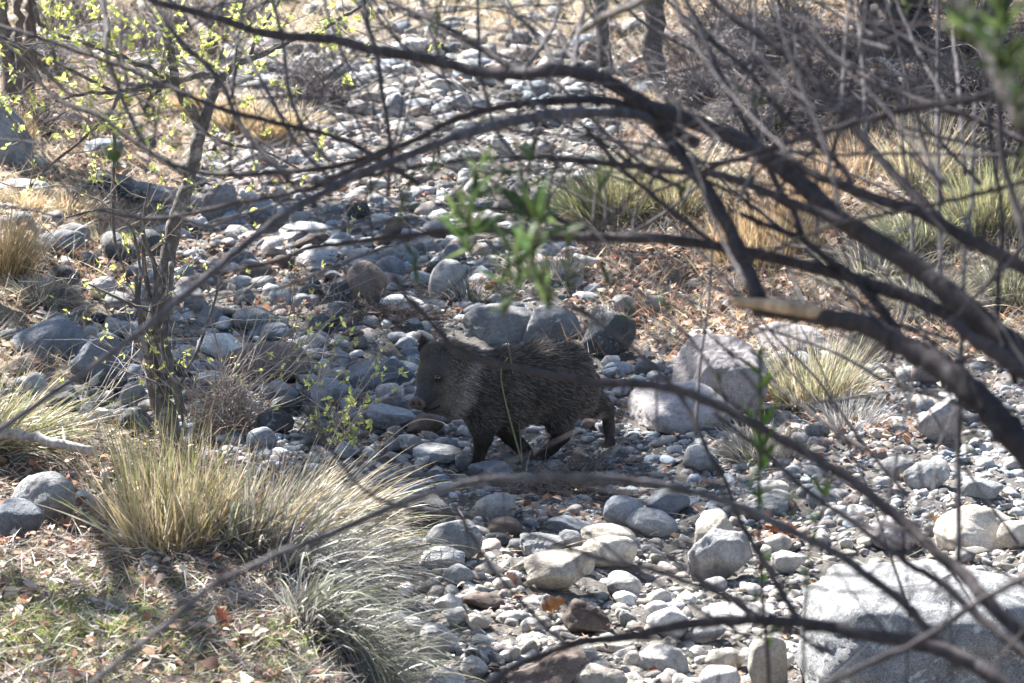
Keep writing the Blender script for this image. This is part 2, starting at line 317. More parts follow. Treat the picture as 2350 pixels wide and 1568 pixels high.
# x0,y0,x1,y1 (silhouette in the 2350x1568 picture), stone, style, roll, short name, label
ROCKS = [
# lower right
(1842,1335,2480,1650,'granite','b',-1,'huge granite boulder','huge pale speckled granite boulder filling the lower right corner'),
(2033,1519,2240,1610,'pale','r',0,'white stone before the granite','smooth white rounded stone in front of the huge granite boulder'),
(2150,1154,2350,1266,'tan','r',-6,'cracked tan boulder','rounded tan grey boulder with a dark crack, right behind the huge granite boulder'),
(2285,1204,2390,1266,'tan','r',-14,'tan stone at right edge','tan rounded stone leaning on the cracked tan boulder at the right edge'),
(1998,1192,2115,1266,'pink','r',0,'purple rock','purple brown rock with dark shaded face behind the huge granite boulder'),
(1570,1224,1730,1342,'grey','a',-8,'grey pyramid rock','large angular grey rock shaped like a pyramid left of the huge granite boulder'),
(1580,1178,1705,1274,'tan','a',-24,'tan slab behind pyramid','sloping sunlit tan slab behind the grey pyramid shaped rock'),
(1718,1468,1825,1590,'tan','m',10,'upright tan rock','upright blocky tan rock standing beside the huge granite boulder'),
(1618,1492,1714,1545,'tan','r',4,'oblong tan cobble','oblong tan cobble lying left of the upright blocky tan rock'),
(1600,1538,1702,1592,'pale','r',0,'white cobble at bottom edge','white rounded stone at the bottom edge below the oblong tan cobble'),
(1770,1272,1855,1322,'pale','f',0,'stacked flat stone','flat layered pale stone between the grey pyramid and the huge granite boulder'),
(1743,1232,1820,1270,'tan','r',6,'tan stone by orange leaves','small tan stone beside the pile of bright orange leaves'),
(1568,1378,1785,1440,'pale','f',0,'pale slab','wide low pale slab left of the huge granite boulder, under the blurred limb'),
(1570,1436,1668,1480,'grey','f',6,'grey slab below pale slab','grey flat stone just below the wide low pale slab'),
(2016,1054,2110,1106,'grey','r',0,'grey round rock at right','rounded grey rock in the shaded gravel at right'),
(2066,1064,2186,1130,'grey','r',6,'wide grey rock at right','wide rounded olive grey rock in the shaded gravel at right'),
(2098,919,2220,1022,'pink','a',0,'rough pinkish rock','rough pinkish brown block in the shade right of the grass tussock'),
(2205,1104,2310,1150,'grey','f',-8,'flat grey rock','flat grey stone above the cracked tan boulder'),
(1743,1108,1815,1138,'tan','f',0,'tan flat stone','small tan flat stone in the gravel below the tussock'),
(1712,1132,1830,1186,'grey','f',3,'flat greenish slab','low flat greenish grey slab above the orange leaves'),
(1560,1028,1652,1087,'grey','r',0,'mottled grey rock','mottled grey rounded rock below the big pinkish boulder'),
(1515,775,1785,960,'pink','a',-18,'big pinkish boulder','big sloping pinkish grey boulder right of the javelina'),
(1428,876,1705,1000,'pink','f',-6,'sunlit foot of pinkish boulder','bright rough sunlit boulder at the foot of the big pinkish one'),
(1715,739,1915,812,'pink','m',4,'boulder behind tussock','low pinkish boulder half hidden behind the grass tussock'),
(1900,760,2050,850,'brown','m',4,'brown boulder behind tussock','brown shaded boulder to the right behind the grass tussock'),
# centre, below the animal
(1182,1282,1371,1367,'tan','m',0,'big oblong tan stone','big smooth oblong tan stone with bright top in the lower centre'),
(1334,1242,1466,1312,'tan','r',4,'pale tan stone','pale tan rounded stone just above right of the big oblong one'),
(1326,1212,1462,1262,'tan','r',-4,'tan stone behind pair','tan stone with a bright rim behind the pale tan rounded stone'),
(1260,1388,1416,1462,'brown','f',-22,'dark slab with bright edge','long dark slab with a sunlit upper edge beside the orange oak leaf'),
(1386,1322,1482,1378,'pale','r',-18,'white cobble','sunlit white cobble between the dark slab and the pale tan stone'),
(1400,1364,1470,1394,'pale','f',-14,'white sliver stone','thin white stone just under the sunlit white cobble'),
(1088,1138,1190,1202,'grey','r',0,'grey dome rock','dome shaped grey rock below the javelina, beside a dark hollow'),
(1112,1192,1200,1237,'brown','r',-4,'red brown rock','rough red brown stone below the grey dome shaped rock'),
(1113,1228,1183,1256,'dark','f',0,'dark flat rock','small dark flat stone under the red brown one'),
(1160,1240,1213,1270,'grey','a',0,'small grey wedge','small grey wedge of stone right of the dark flat one'),
(978,1203,1110,1292,'grey','r',6,'large shaded grey boulder','large smooth grey boulder at the tip of the drooping grass'),
(955,1262,1092,1316,'grey','m',6,'dark purple grey rock','purple grey rock half under the drooping grass'),
(1184,1232,1298,1290,'grey','a',-12,'angular grey slab','angular grey slab above the big oblong tan stone'),
(1270,1222,1340,1272,'grey','m',-8,'grey block','grey block between the angular slab and the tan stones'),
(1252,1192,1371,1232,'blue','f',-10,'bluish slab','bluish flat slab in the shade above the tan stones'),
(1384,1143,1480,1211,'blue','r',0,'round bluish rock','round bluish grey rock in the shaded gravel'),
(1432,1172,1562,1232,'grey','r',-8,'round grey boulder','rounded brownish grey boulder right of the round bluish one'),
(1482,1122,1592,1182,'blue','r',3,'smooth bluish boulder','smooth bluish boulder above the brownish grey one'),
(1368,1118,1452,1146,'grey','f',0,'low grey stone','low grey stone beside the heap of dead twigs'),
(1072,1068,1186,1112,'blue','f',-3,'bluish stone under hoof','flat bluish stone under the front hoof of the javelina'),
(928,1028,1064,1066,'grey','f',-4,'low grey ledge','long low grey ledge in the shade in front of the javelina'),
(902,1003,990,1044,'grey','f',-6,'grey stone left of ledge','rounded grey stone behind the long low grey ledge'),
(1034,1038,1090,1086,'grey','a',-14,'wedge stone by hoof','wedge shaped grey stone just left of the front hoof'),
(926,1150,1056,1232,'dark','r',0,'dark boulder','big dark boulder in deep shade behind the drooping grass'),
(1014,1300,1093,1350,'grey','r',0,'grey cobble in grass','rounded grey cobble beyond the tips of the drooping grass'),
(1090,1293,1160,1322,'tan','f',-6,'small flat grey stone','small flat stone left of the big oblong tan one'),
(990,1370,1072,1410,'pale','a',-14,'white tilted slab','bright white tilted slab by the drooping grass'),
(1062,1368,1158,1402,'brown','f',4,'dark curved slab','dark curved slab left of the orange oak leaf'),
(1012,1398,1078,1436,'pale','a',-10,'small white block','small white block under the tilted slab'),
(1062,1412,1133,1448,'tan','a',-16,'pale wedge','pale wedge of stone in the gravel left of the long dark slab'),
(940,1438,1052,1512,'pale','m',0,'white block in grass','large white topped block half hidden by the drooping grass'),
(1044,1494,1162,1552,'dark','a',4,'dark angular rock','dark angular rock at the bottom edge left of centre'),
(1054,1512,1130,1560,'pale','a',-20,'white faced rock','white faced stone leaning on the dark angular rock'),
(976,1544,1068,1600,'pale','f',0,'white slab at bottom edge','flat white slab at the bottom edge by the drooping grass'),
(1164,1506,1366,1600,'brown','a',3,'big dark brown rock','big dark rough rock at the bottom edge under the blurred branch'),
(1311,1532,1456,1600,'tan','m',-3,'low tan rock','low tan rock at the bottom edge right of the big dark rough one'),
(1318,1494,1381,1532,'grey','a',0,'rough grey stone','rough grey stone behind the low tan rock'),
(1456,1488,1585,1553,'pale','r',-8,'big white cobble','big smooth white cobble at the bottom edge right of centre'),
(1428,1498,1480,1540,'tan','r',-14,'tan cobble by white one','tan oval cobble leaning against the big smooth white cobble'),
(1350,1468,1474,1502,'tan','f',3,'long flat tan slab','long thin tan slab under the blurred forked branch'),
(1484,1402,1592,1466,'pale','r',-5,'wide pale cobble','wide pale cobble left of the low pale slab'),
(1164,1488,1196,1520,'tan','r',0,'small tan ball','small round tan cobble above the big dark rough rock'),
(1192,1474,1240,1516,'tan','r',-8,'lumpy tan cobble','lumpy tan cobble right of the small round one'),
(1362,1418,1401,1453,'grey','r',0,'grey cobble','small grey cobble at the right end of the long dark slab'),
(1420,1404,1463,1443,'grey','a',10,'tilted grey cobble','tilted olive grey cobble right of the long dark slab'),
(1190,1423,1241,1453,'pale','r',5,'oval white cobble','oval white cobble left of the orange oak leaf'),
(1237,1368,1268,1400,'pale','m',0,'white cube cobble','blocky white cobble under the big oblong tan stone'),
(1078,1445,1123,1476,'grey','m',0,'speckled cobble','speckled grey cobble above the dark angular rock'),
# behind and around the animal
(1044,696,1250,792,'grey','f',-5,'grey slab behind javelina','large pale grey slab behind the neck of the javelina'),
(1176,694,1335,792,'grey','m',11,'grey boulder behind back','grey rounded boulder behind the back of the javelina'),
(1330,712,1463,826,'dark','m',8,'dark boulder behind rump','dark grey boulder behind the rump of the javelina'),
(1378,818,1432,852,'pale','a',-10,'white stone behind rump','pale stone right behind the rump of the javelina'),
(1383,847,1425,870,'blue','r',0,'small blue stone','small blue grey stone under the pale one behind the rump'),
(1450,828,1508,862,'grey','f',6,'flat stone by big boulder','flat sunlit stone left of the big pinkish boulder'),
(1404,886,1452,916,'pale','f',0,'flat pale stone behind tail','flat pale stone to the right behind the hind leg'),
(1378,910,1422,934,'grey','r',0,'grey stone behind hind leg','small grey stone right behind the trailing hind leg'),
(1330,962,1370,988,'brown','r',0,'tan stone between legs','small brown stone seen between the hind legs'),
(1480,683,1528,712,'grey','r',0,'grey stone above boulders','grey stone with a bright top left of the broken branch end'),
(1402,680,1466,716,'pink','r',0,'pinkish round stone','pinkish stone behind the dark boulder'),
(1580,760,1650,786,'pale','a',-6,'pale chip','pale angular chip above the big pinkish boulder'),
(786,606,902,706,'brown','r',20,'smooth brown boulder','smooth brown boulder in dark shade left of centre'),
(742,636,832,712,'dark','m',10,'dark boulder left of brown one','dark boulder leaning left of the smooth brown boulder'),
(856,594,938,652,'blue','r',0,'bluish round rock','bluish rounded rock behind the smooth brown boulder'),
(980,602,1076,700,'grey','r',-10,'large stone under grass tuft','large pale stone half covered by a hanging grass tuft'),
(870,684,986,720,'pale','f',-4,'pale wedge slab','pale wedge slab in front of the smooth brown boulder'),
(770,816,960,900,'blue','a',-12,'blue slab at snout','large dark blue slab behind the snout of the javelina'),
(861,884,923,936,'pink','r',0,'purple round rock','purple grey round rock left of the snout'),
(925,888,953,916,'grey','r',0,'grey stone at snout','small grey stone touching the snout from behind'),
(832,940,956,994,'blue','f',-4,'blue slab under stick','blue grey slab under the pale dead stick'),
(930,952,1024,1008,'brown','m',0,'shaded brown rock','shaded brown rock under the chin of the javelina'),
(692,876,818,940,'blue','m',-3,'dark blue rock','dark blue grey rock with a white left tip in the creek'),
(676,864,736,890,'pale','f',0,'pale low stone','pale low stone left behind the dark blue grey rock'),
(755,853,823,882,'tan','r',0,'brown rounded stone','light brown rounded stone behind the dark blue grey rock'),
(610,915,693,958,'dark','r',0,'black rock','black rock in shade left below the dark blue grey one'),
(586,942,676,1002,'dark','m',10,'shaded dark rock','shaded dark rock sloping right behind the straw coloured grass'),
(560,985,634,1040,'blue','r',10,'bluish rock behind grass','bluish rock just behind the straw coloured grass'),
(764,1018,826,1055,'grey','m',0,'grey stone at grass tips','grey stone beyond the green grass tips'),
(906,776,962,808,'grey','f',-10,'flat stone over head','flat grey stone left of the ears of the javelina'),
(888,766,940,789,'grey','r',-6,'grey pebble row','low grey stone behind the flat one near the ears'),
(766,780,803,804,'grey','r',0,'small dome','small dome of grey stone in the middle of the creek'),
(762,808,806,832,'blue','a',0,'small blue block','small blue block in the middle of the creek'),
# left side
(508,784,728,886,'brown','r',-4,'large brown boulder','large brown boulder behind the pale bare twigs'),
(448,768,562,824,'pale','f',0,'speckled white slab','speckled white slab left behind the large brown boulder'),
(530,712,646,766,'grey','r',0,'grey rock under leaves','rounded grey rock below the heap of red brown leaves'),
(562,745,678,783,'blue','f',5,'bluish low rock','low bluish rock in front of the rounded grey one'),
(148,770,301,890,'blue','m',-14,'big blue boulder','big blue grey boulder leaning left of the small tree'),
(2,726,210,824,'blue','r',14,'long blue boulder','long bluish boulder sloping down right at the left side'),
(-40,802,146,864,'brown','f',4,'red brown rock','flat red brown rock at the left edge below the long boulder'),
(50,862,107,914,'grey','r',10,'grey stone at tussock','grey rounded stone behind the left edge tussock'),
(274,882,345,944,'grey','r',0,'grey dome by trunk','pale grey domed stone just left of the tree trunk'),
(183,942,270,986,'pale','a',10,'white ridged stone','white ridged stone in the dark gap left of the trunk'),
(271,940,347,1000,'dark','r',0,'dark stone by trunk','dark rounded stone under the pale domed one by the trunk'),
(105,905,186,955,'dark','m',0,'black creek stone','black stone in the shaded creek left of the white ridged stone'),
(196,850,290,905,'dark','m',0,'dark wedge rock','dark rock below the big blue grey boulder'),
(443,882,505,925,'dark','r',0,'dark rock right of trunk','dark rounded rock just right of the tree trunk'),
(18,1095,190,1218,'grey','r',8,'big grey boulder on bank','big grey boulder on the near bank beneath the pale log'),
(-40,1157,98,1246,'blue','r',6,'blue boulder at left edge','blue grey boulder at the left edge beside the big grey one'),
(163,1127,236,1168,'pale','a',0,'white block on bank','white block right of the big grey boulder on the near bank'),
(188,750,226,778,'pale','r',0,'white pebble upper','small white cobble above the big blue grey boulder'),
(194,773,225,798,'pale','r',0,'white pebble lower','small white cobble touching the top of the big blue grey boulder'),
(223,743,310,782,'grey','r',0,'lit grey stone','sunlit grey stone left of the tree trunk'),
(406,608,446,655,'blue','r',0,'blue stone beyond trunk','blue grey stone right of the tree trunk'),
(195,640,282,692,'pink','a',0,'purple block','purple block of rock in the brown leaves at left'),
(65,535,192,588,'blue','r',0,'blue stone in dry grass','blue grey stone in the dry grass of the left bank'),
(-30,402,116,440,'pale','f',3,'pale slab at left edge','pale slab in the dry grass at the left edge'),
(155,392,352,448,'dark','m',0,'dark purple rock','wide dark purple rock beyond the left bank'),
(268,408,426,462,'blue','a',-12,'blue slab with white ridge','bluish slab with a white ridge left of the trunk'),
(455,432,560,508,'pink','a',0,'brown rock right of trunk','purple brown rock right of the tree trunk'),
(568,463,632,502,'blue','r',0,'blue cobble','blue grey stone between the purple brown rock and the pale slab'),
(634,503,790,548,'pale','f',-2,'bright flat slab','bright flat slab in the middle of the creek bed'),
(-50,215,80,385,'blue','r',20,'big boulder at upper left','big shaded blue grey boulder behind the golden grass at upper left'),
(180,325,280,372,'blue','m',0,'shaded rock upper left','blue grey rock behind the blurred green leaves at left'),
# far creek bed
(738,150,830,190,'blue','r',0,'dark blue stone far','dark blue stone under the arching branches in the far creek'),
(824,212,886,238,'tan','r',0,'far tan stone','far tan stone left of the steep blue slab'),
(790,234,846,260,'pink','r',0,'far purple stone','far purple stone below left of the tan one'),
(872,218,942,290,'blue','a',-26,'steep blue slab','steep blue slab standing out in the far creek'),
(928,230,1000,256,'blue','f',-4,'far light slab','light flat slab right of the steep blue slab'),
(986,183,1070,222,'pale','a',0,'far pale rock','far pale angular rock above the light flat slab'),
(1026,216,1086,256,'blue','a',-10,'far blue angular rock','far blue angular rock under the pale angular one'),
(946,90,994,118,'pale','r',0,'far white stone','far white stone under the big arching limb'),
(970,58,1012,96,'pale','a',0,'far white peak','far white peaked stone near the top of the picture'),
(1050,74,1124,122,'tan','a',-12,'far tan rock','far tan angular rock near the top centre'),
(994,99,1050,122,'blue','f',-8,'far bluish slab','far bluish slab between the white and the tan angular stones'),
(1117,138,1206,174,'grey','r',0,'far grey stone','far wide grey stone below the arching limb'),
(1327,98,1376,150,'brown','r',0,'far brown boulder','far brown boulder left of the grey tree trunk'),
(1154,252,1216,282,'tan','f',0,'far sunlit tan slab','far sunlit tan slab between two blurred limbs'),
(1120,320,1176,357,'pale','a',-10,'pale wedge over limb','pale wedge stone just above the blurred horizontal limb'),
(1188,328,1216,356,'pale','m',0,'white block over limb','small white block right of the pale wedge stone'),
(1042,278,1091,308,'pale','r',0,'far oval stone','far oval pale stone between the forked limbs'),
]
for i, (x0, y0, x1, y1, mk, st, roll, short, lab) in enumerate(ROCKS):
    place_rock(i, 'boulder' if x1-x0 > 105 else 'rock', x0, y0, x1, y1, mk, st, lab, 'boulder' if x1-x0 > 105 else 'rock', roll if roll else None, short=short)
# ---- individual cobbles, scattered between the landmarks
def cobbles(N_=146):
    styles = ['r', 'r', 'm', 'a', 'f', 'r', 'm', 'f']; adj = dict(r='rounded', m='blocky', a='angular', f='flat')
    keys = ['brown', 'grey', 'pale', 'tan', 'pink', 'blue', 'dark', 'grey', 'tan']
    cname = dict(grey='grey', pale='whitish', tan='tan', pink='pinkish', blue='bluish', dark='dark', brown='brown')
    meshes = {}
    for i, st in enumerate(styles):
        for k in set(keys):
            V = rock_verts(500+i, 3, st)*np.array([.5, .42 if st != 'f' else .45, .33 if st != 'f' else .22]); meshes[i, k] = np_mesh('cobble', V, [ICO[3][1]], RM[k])
    r = np.random.default_rng(77); recs = []; tries = 0
    while len(recs) < N_ and tries < 6000:
        tries += 1; u = r.uniform(40, 2330); v = 1568-1500*r.uniform(0, 1)**1.25
        if len(recs) < 62: u = r.uniform(60, 960); v = r.uniform(540, 1000)
        if u < 950 and v > 1010: continue
        if v < 1000 and u > 1350 and r.random() < .85: continue
        if v < 720 and u > 1250: continue
        if v < 260 and u < 700: continue
        p, d = G(u, v); size = (r.uniform(.08, .19) if len(recs) < 62 else r.uniform(.06, .13))*(1+.06*max(0, d-11))
        if any(math.hypot(p[0]-a, p[1]-b) < (rr+size*.45) for a, b, rr, _ in LAND): continue
        if any(math.hypot(p[0]-q['p'][0], p[1]-q['p'][1]) < (q['s']+size)*.42 for q in recs): continue
        if 1060 < u < 1440 and 930 < v < 1090: continue
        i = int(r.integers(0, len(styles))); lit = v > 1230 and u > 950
        k = r.choice(['pale', 'tan', 'pale', 'grey'] if lit else ['dark', 'blue', 'grey', 'dark', 'brown', 'blue'] if len(recs) < 62 else ['grey', 'blue', 'grey', 'tan', 'pink', 'dark', 'pale'])  # sunlit zone gets paler stone: sunlight put into the colour
        recs.append(dict(p=p, s=size, i=i, k=str(k), u=u, v=v))
    LP = np.array([proj((a, b, T1(a, b)))[:2] for a, b, _, _ in LAND]); 
    for q in recs:
        dd = np.hypot((LP[:, 0]-q['u']), (LP[:, 1]-q['v'])*1.6); j = int(dd.argmin()); du = q['u']-LP[j, 0]; dv = q['v']-LP[j, 1]
        side = ('right of' if du > 0 else 'left of') if abs(du) > abs(dv)*1.2 else ('below' if dv > 0 else 'above')
        q['lab'] = f"{cname[q['k']]} {adj[styles[q['i']]]} cobble {side} the {LAND[j][3]}"
    by = {}
    for q in recs: by.setdefault(q['lab'], []).append(q)
    for lab, qs in by.items():
        if len(qs) > 1:
            qs.sort(key=lambda q: q['u'])
            names = {2: ['left one of two:', 'right one of two:'], 3: ['leftmost of three:', 'middle of three:', 'rightmost of three:']}.get(len(qs))
            for n_, q in enumerate(qs):
                if names: q['lab'] = names[n_]+' '+lab
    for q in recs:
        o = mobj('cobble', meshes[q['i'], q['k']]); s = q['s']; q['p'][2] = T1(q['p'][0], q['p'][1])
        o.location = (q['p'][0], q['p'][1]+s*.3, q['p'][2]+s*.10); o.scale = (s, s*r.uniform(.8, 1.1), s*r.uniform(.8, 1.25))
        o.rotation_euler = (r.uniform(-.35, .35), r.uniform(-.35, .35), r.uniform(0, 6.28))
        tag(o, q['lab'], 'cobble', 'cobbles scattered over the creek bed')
cobbles()
# ---- gravel: countless small stones as one mass
def gravel():
    r = np.random.default_rng(8)
    def batch(n, ymin, ymax, s0, s1, sub, seed, xr=None, pw=2.2):
        y = r.uniform(ymin, ymax, n); hw = y*.215+.3 if xr is None else xr; x = r.uniform(-1, 1, n)*hw
        # keep to the creek bed
        xe = np.interp(y, *EX); bank = (xe-x > .02) & (y < 12.8); lb = (x < -1.9-.0*(y)) & (y > 14) & (y < 22)
        rb = x > .30+.06*(y-16)+.12*np.sin(y*1.3); rb &= (y > 14.6)
        dens = np.where(bank, .02, np.where(lb, .12, np.where(rb, .08, 1.0)))*np.where(y > 25, .5, 1)
        dens *= np.clip(.85+.5*_n2(np.stack([x, y], -1)), .4, 1)
        k = r.random(n) < dens; x, y = x[k], y[k]; n = len(x)
        s = s0+(s1-s0)*r.random(n)**pw; s *= (1+.05*np.maximum(y-12, 0))
        for a, b, rr, _ in LAND:
            if rr > .05: 
                kk = ((x-a)/(rr*.92))**2+((y-b)/(rr*.7))**2 < 1; s[kk] = 0
        k = s > 0; x, y, s = x[k], y[k], s[k]; n = len(x)
        Vs = []; bases = [rock_verts(700+seed*20+j, sub, 'amarmmfa'[j]) for j in range(8)]
        B = np.stack(bases)[r.integers(0, 8, n)]; nv = B.shape[1]
        B = B*np.stack([.5*r.uniform(.8, 1.15, n), .42*r.uniform(.75, 1.1, n), .30*r.uniform(.6, 1.2, n)], -1)[:, None]
        ax = r.uniform(-.5, .5, n); az = r.uniform(0, 6.28, n)
        c, sn = np.cos(ax)[:, None], np.sin(ax)[:, None]; B = np.stack([B[..., 0]*c-B[..., 2]*sn, B[..., 1], B[..., 0]*sn+B[..., 2]*c], -1)
        c, sn = np.cos(az)[:, None], np.sin(az)[:, None]; B = np.stack([B[..., 0]*c-B[..., 1]*sn, B[..., 0]*sn+B[..., 1]*c, B[..., 2]], -1)
        B = B*s[:, None, None]; z = terrain(x, y)+s*r.uniform(-.12, .12, n)
        B = B+np.stack([x, y, z], -1)[:, None]
        F = (ICO[sub][1][None]+np.arange(n)[:, None, None]*nv).reshape(-1, 3)
        lit = smooth(11.9, 11.2, y)[:, None] if False else ((y < 11.7)*1.0)[:, None]  # near gravel takes a paler palette, with sunlight painted into it
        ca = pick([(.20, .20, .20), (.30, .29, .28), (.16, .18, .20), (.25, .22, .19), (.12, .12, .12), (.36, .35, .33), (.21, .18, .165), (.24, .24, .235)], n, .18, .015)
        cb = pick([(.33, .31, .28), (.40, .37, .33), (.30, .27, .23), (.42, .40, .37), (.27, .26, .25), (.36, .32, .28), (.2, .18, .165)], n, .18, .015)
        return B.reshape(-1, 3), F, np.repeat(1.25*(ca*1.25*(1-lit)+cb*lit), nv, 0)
    bag = Bag()
    for a in (dict(n=13000, ymin=9, ymax=13.5, s0=.024, s1=.10, sub=2, seed=1), dict(n=42000, ymin=9, ymax=14, s0=.010, s1=.034, sub=1, seed=2),
              dict(n=6400, ymin=13.5, ymax=21, s0=.03, s1=.15, sub=2, seed=3), dict(n=20000, ymin=13.5, ymax=21, s0=.018, s1=.045, sub=1, seed=4),
              dict(n=6200, ymin=21, ymax=29, s0=.04, s1=.19, sub=1, seed=5)):
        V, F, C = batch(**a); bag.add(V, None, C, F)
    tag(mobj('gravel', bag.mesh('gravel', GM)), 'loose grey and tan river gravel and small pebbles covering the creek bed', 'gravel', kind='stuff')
gravel()
# ------------------------------------------------------------------ grass tussocks
STRAW = [(.52, .41, .25), (.60, .50, .33), (.42, .32, .19), (.64, .56, .42)]
GREYS = [(.27, .255, .24), (.38, .36, .33), (.17, .16, .15), (.48, .46, .42)]
SHADE_GREY = [(.13, .12, .115), (.22, .205, .19), (.09, .085, .08), (.36, .34, .30), (.16, .17, .11)]  # dead grass darkened: shade on the hanging mops is in its colour
GREEN = [(.20, .26, .06), (.14, .20, .05), (.28, .32, .09), (.34, .34, .13)]
GOLD = [(.48, .36, .17), (.55, .42, .22), (.40, .28, .13)]
OLIVE = [(.24, .25, .13), (.36, .36, .22), (.17, .19, .10), (.48, .46, .32)]
RUST = [(.34, .17, .09), (.42, .25, .14), (.46, .34, .20)]
def tussock(u, v, h, hw, n, base, tip, label, lean=0.0, droop=.35, spread=.5, name='grass_tussock', cat='grass clump', group=None, wid=.0048, depthk=.8, rag=.2):
    p, d = G(u, v); L0 = h/FPX*d*1.12; r0 = hw/FPX*d
    a = rng.uniform(0, 6.28, n); q = np.sqrt(rng.random(n)); bx = np.cos(a)*q*r0*.55; by = np.sin(a)*q*r0*.55*depthk
    out = np.stack([np.cos(a)*q*spread+lean, np.sin(a)*q*spread*.8, np.ones(n)], -1)+rng.normal(size=(n, 3))*rag
    dirs = unit(out); L = L0*rng.uniform(.25, 1.15, n); dr = droop*rng.uniform(.3, 1.6, n)*L0/np.maximum(L0, .3)
    b = np.stack([p[0]+bx, p[1]+by, terrain(p[0]+bx, p[1]+by)-.01], -1)-np.array([p[0], p[1], p[2]])
    cols = np.stack([pick(base, n, .32), pick(tip, n, .32)], 1)
    bag = Bag(); V, F, C = blades(b, dirs, L, wid*rng.uniform(.5, 1.3, n)*max(1, d/13), dr, cols, 7); bag.add(V, F, C)
    # dead thatch round the foot
    m = n//3; a = rng.uniform(0, 6.28, m); q = rng.random(m)**.5
    b2 = np.stack([p[0]+np.cos(a)*q*r0*.6, p[1]+np.sin(a)*q*r0*.5, np.zeros(m)], -1); b2[:, 2] = terrain(b2[:, 0], b2[:, 1])+.01; b2 -= np.array([p[0], p[1], p[2]])
    dd = unit(np.stack([np.cos(a)+lean, np.sin(a), rng.uniform(.1, .8, m)], -1)+rng.normal(size=(m, 3))*.3)
    V, F, C = blades(b2, dd, L0*rng.uniform(.2, .5, m), wid*.9*np.ones(m), .3*np.ones(m), np.stack([pick(GREYS, m), pick(base, m)], 1), 5); bag.add(V, F, C)
    me = bag.mesh(name, GRASSM); o = mobj(name, me, loc=(p[0], p[1], p[2]))
    return tag(o, label, cat, group)
BIG = 'grass tussocks beside the creek'
tussock(395, 1270, 275, 190, 660, STRAW, STRAW+STRAW+GREEN, 'upright straw coloured tussock with green tips at the foot of the small tree', .02, .15, .30, group=BIG, rag=.27, wid=.0072)
tussock(350, 1240, 330, 130, 260, STRAW, GREEN, 'taller green blades standing in the left of the straw tussock', -.05, .10, .28, group=BIG, name='grass_tuft')
tussock(585, 1262, 270, 190, 720, STRAW+GREYS, STRAW+GREYS+OLIVE, 'straw tussock right of the small tree trunk with blades leaning right', .28, .25, .45, group=BIG, rag=.27, wid=.0072)
MG = 'long grass draped over the near bank edge'
tussock(690, 1225, 275, 240, 1140, GREYS+STRAW, OLIVE+GREYS+STRAW, 'large tussock whose long blades sweep right over the bank edge', .85, .5, .6, group=MG, rag=.27, wid=.0072)
tussock(735, 1290, 265, 220, 900, GREYS+OLIVE, GREYS+OLIVE+STRAW, 'grey green blades reaching furthest right above the gravel', 1.15, .75, .5, group=MG, rag=.25, wid=.006)
tussock(720, 1345, 360, 210, 1250, SHADE_GREY, SHADE_GREY+GREYS, 'grey mop of long dead grass hanging down the middle of the bank edge', 1.0, 1.15, .5, group=MG, rag=.25, wid=.006)
tussock(735, 1430, 370, 210, 1250, SHADE_GREY, SHADE_GREY+GREYS, 'shaded grey grass curtain below the middle mop on the bank edge', .95, 1.2, .5, group=MG, rag=.25, wid=.006)
tussock(770, 1520, 360, 200, 1250, SHADE_GREY, SHADE_GREY+OLIVE, 'lowest grey grass mop hanging at the bottom edge', .9, 1.2, .5, group=MG, rag=.25, wid=.006)
tussock(-20, 1045, 270, 170, 1020, STRAW+GREYS, STRAW+GREEN, 'tussock at the left edge with pale blades sweeping right', .65, .45, .6, group=BIG, rag=.25, wid=.0065)
tussock(1865, 930, 215, 165, 1000, OLIVE+STRAW, STRAW+OLIVE+GREYS, 'wispy olive tussock between the pinkish boulders at right', 0, .28, .62, group=BIG)
tussock(1745, 1050, 110, 120, 700, GREYS, GREYS+STRAW, 'bleached white grass spilling over gravel below the wispy tussock', -.1, .55, .7, group=BIG)
tussock(1950, 985, 110, 110, 500, GREYS, GREYS, 'bleached dead grass fringe at the right foot of the wispy tussock', .1, .5, .7, group=BIG)
tussock(1400, 515, 200, 150, 1500, OLIVE+STRAW, OLIVE+GREEN, 'sunlit yellow green tussock beyond the two blurred horizontal limbs', -.1, .4, .55, group=BIG)
tussock(1545, 500, 215, 150, 1500, OLIVE+STRAW, OLIVE+STRAW, 'sunlit pale green tussock right of the yellow green one', .1, .45, .55, group=BIG)
tussock(1260, 640, 110, 120, 1000, GREYS+OLIVE, GREYS+STRAW, 'grey green grass skirt hanging above the bluish slab', -.1, .8, .8, group=BIG)
tussock(1060, 690, 95, 70, 500, GREYS, GREYS+STRAW, 'small grey tuft hanging over a pale stone', -.4, .8, .7, group=BIG)
tussock(1990, 660, 170, 150, 1600, OLIVE+GREYS, GREYS+STRAW, 'dome of fine silvery green grass at right', -.1, .85, .9, group=BIG)
tussock(2130, 715, 170, 150, 1600, GREYS+OLIVE, GREYS+STRAW, 'second dome of silvery grass to the right of the first', .1, .85, .9, group=BIG)
tussock(2110, 560, 170, 140, 1200, OLIVE, OLIVE+GREYS, 'olive tussock above the silvery domes', 0, .6, .7, group=BIG)
tussock(2260, 545, 240, 130, 1300, OLIVE+STRAW, OLIVE+GREEN, 'tall green tussock near the right edge', 0, .35, .5, group=BIG)
tussock(2320, 690, 200, 110, 900, OLIVE, GREYS+OLIVE, 'dull olive tussock at the right edge below the tall green one', 0, .5, .6, group=BIG)
tussock(1770, 600, 200, 210, 650, GOLD+STRAW, GOLD+STRAW+RUST, 'stand of thin golden straw right of the sunlit tussocks', 0, .10, .1, group=BIG, wid=.004, rag=.24)
tussock(1690, 610, 130, 70, 500, GOLD+RUST, STRAW+RUST, 'short rusty golden straw left of the golden stand', 0, .1, .3, group=BIG)
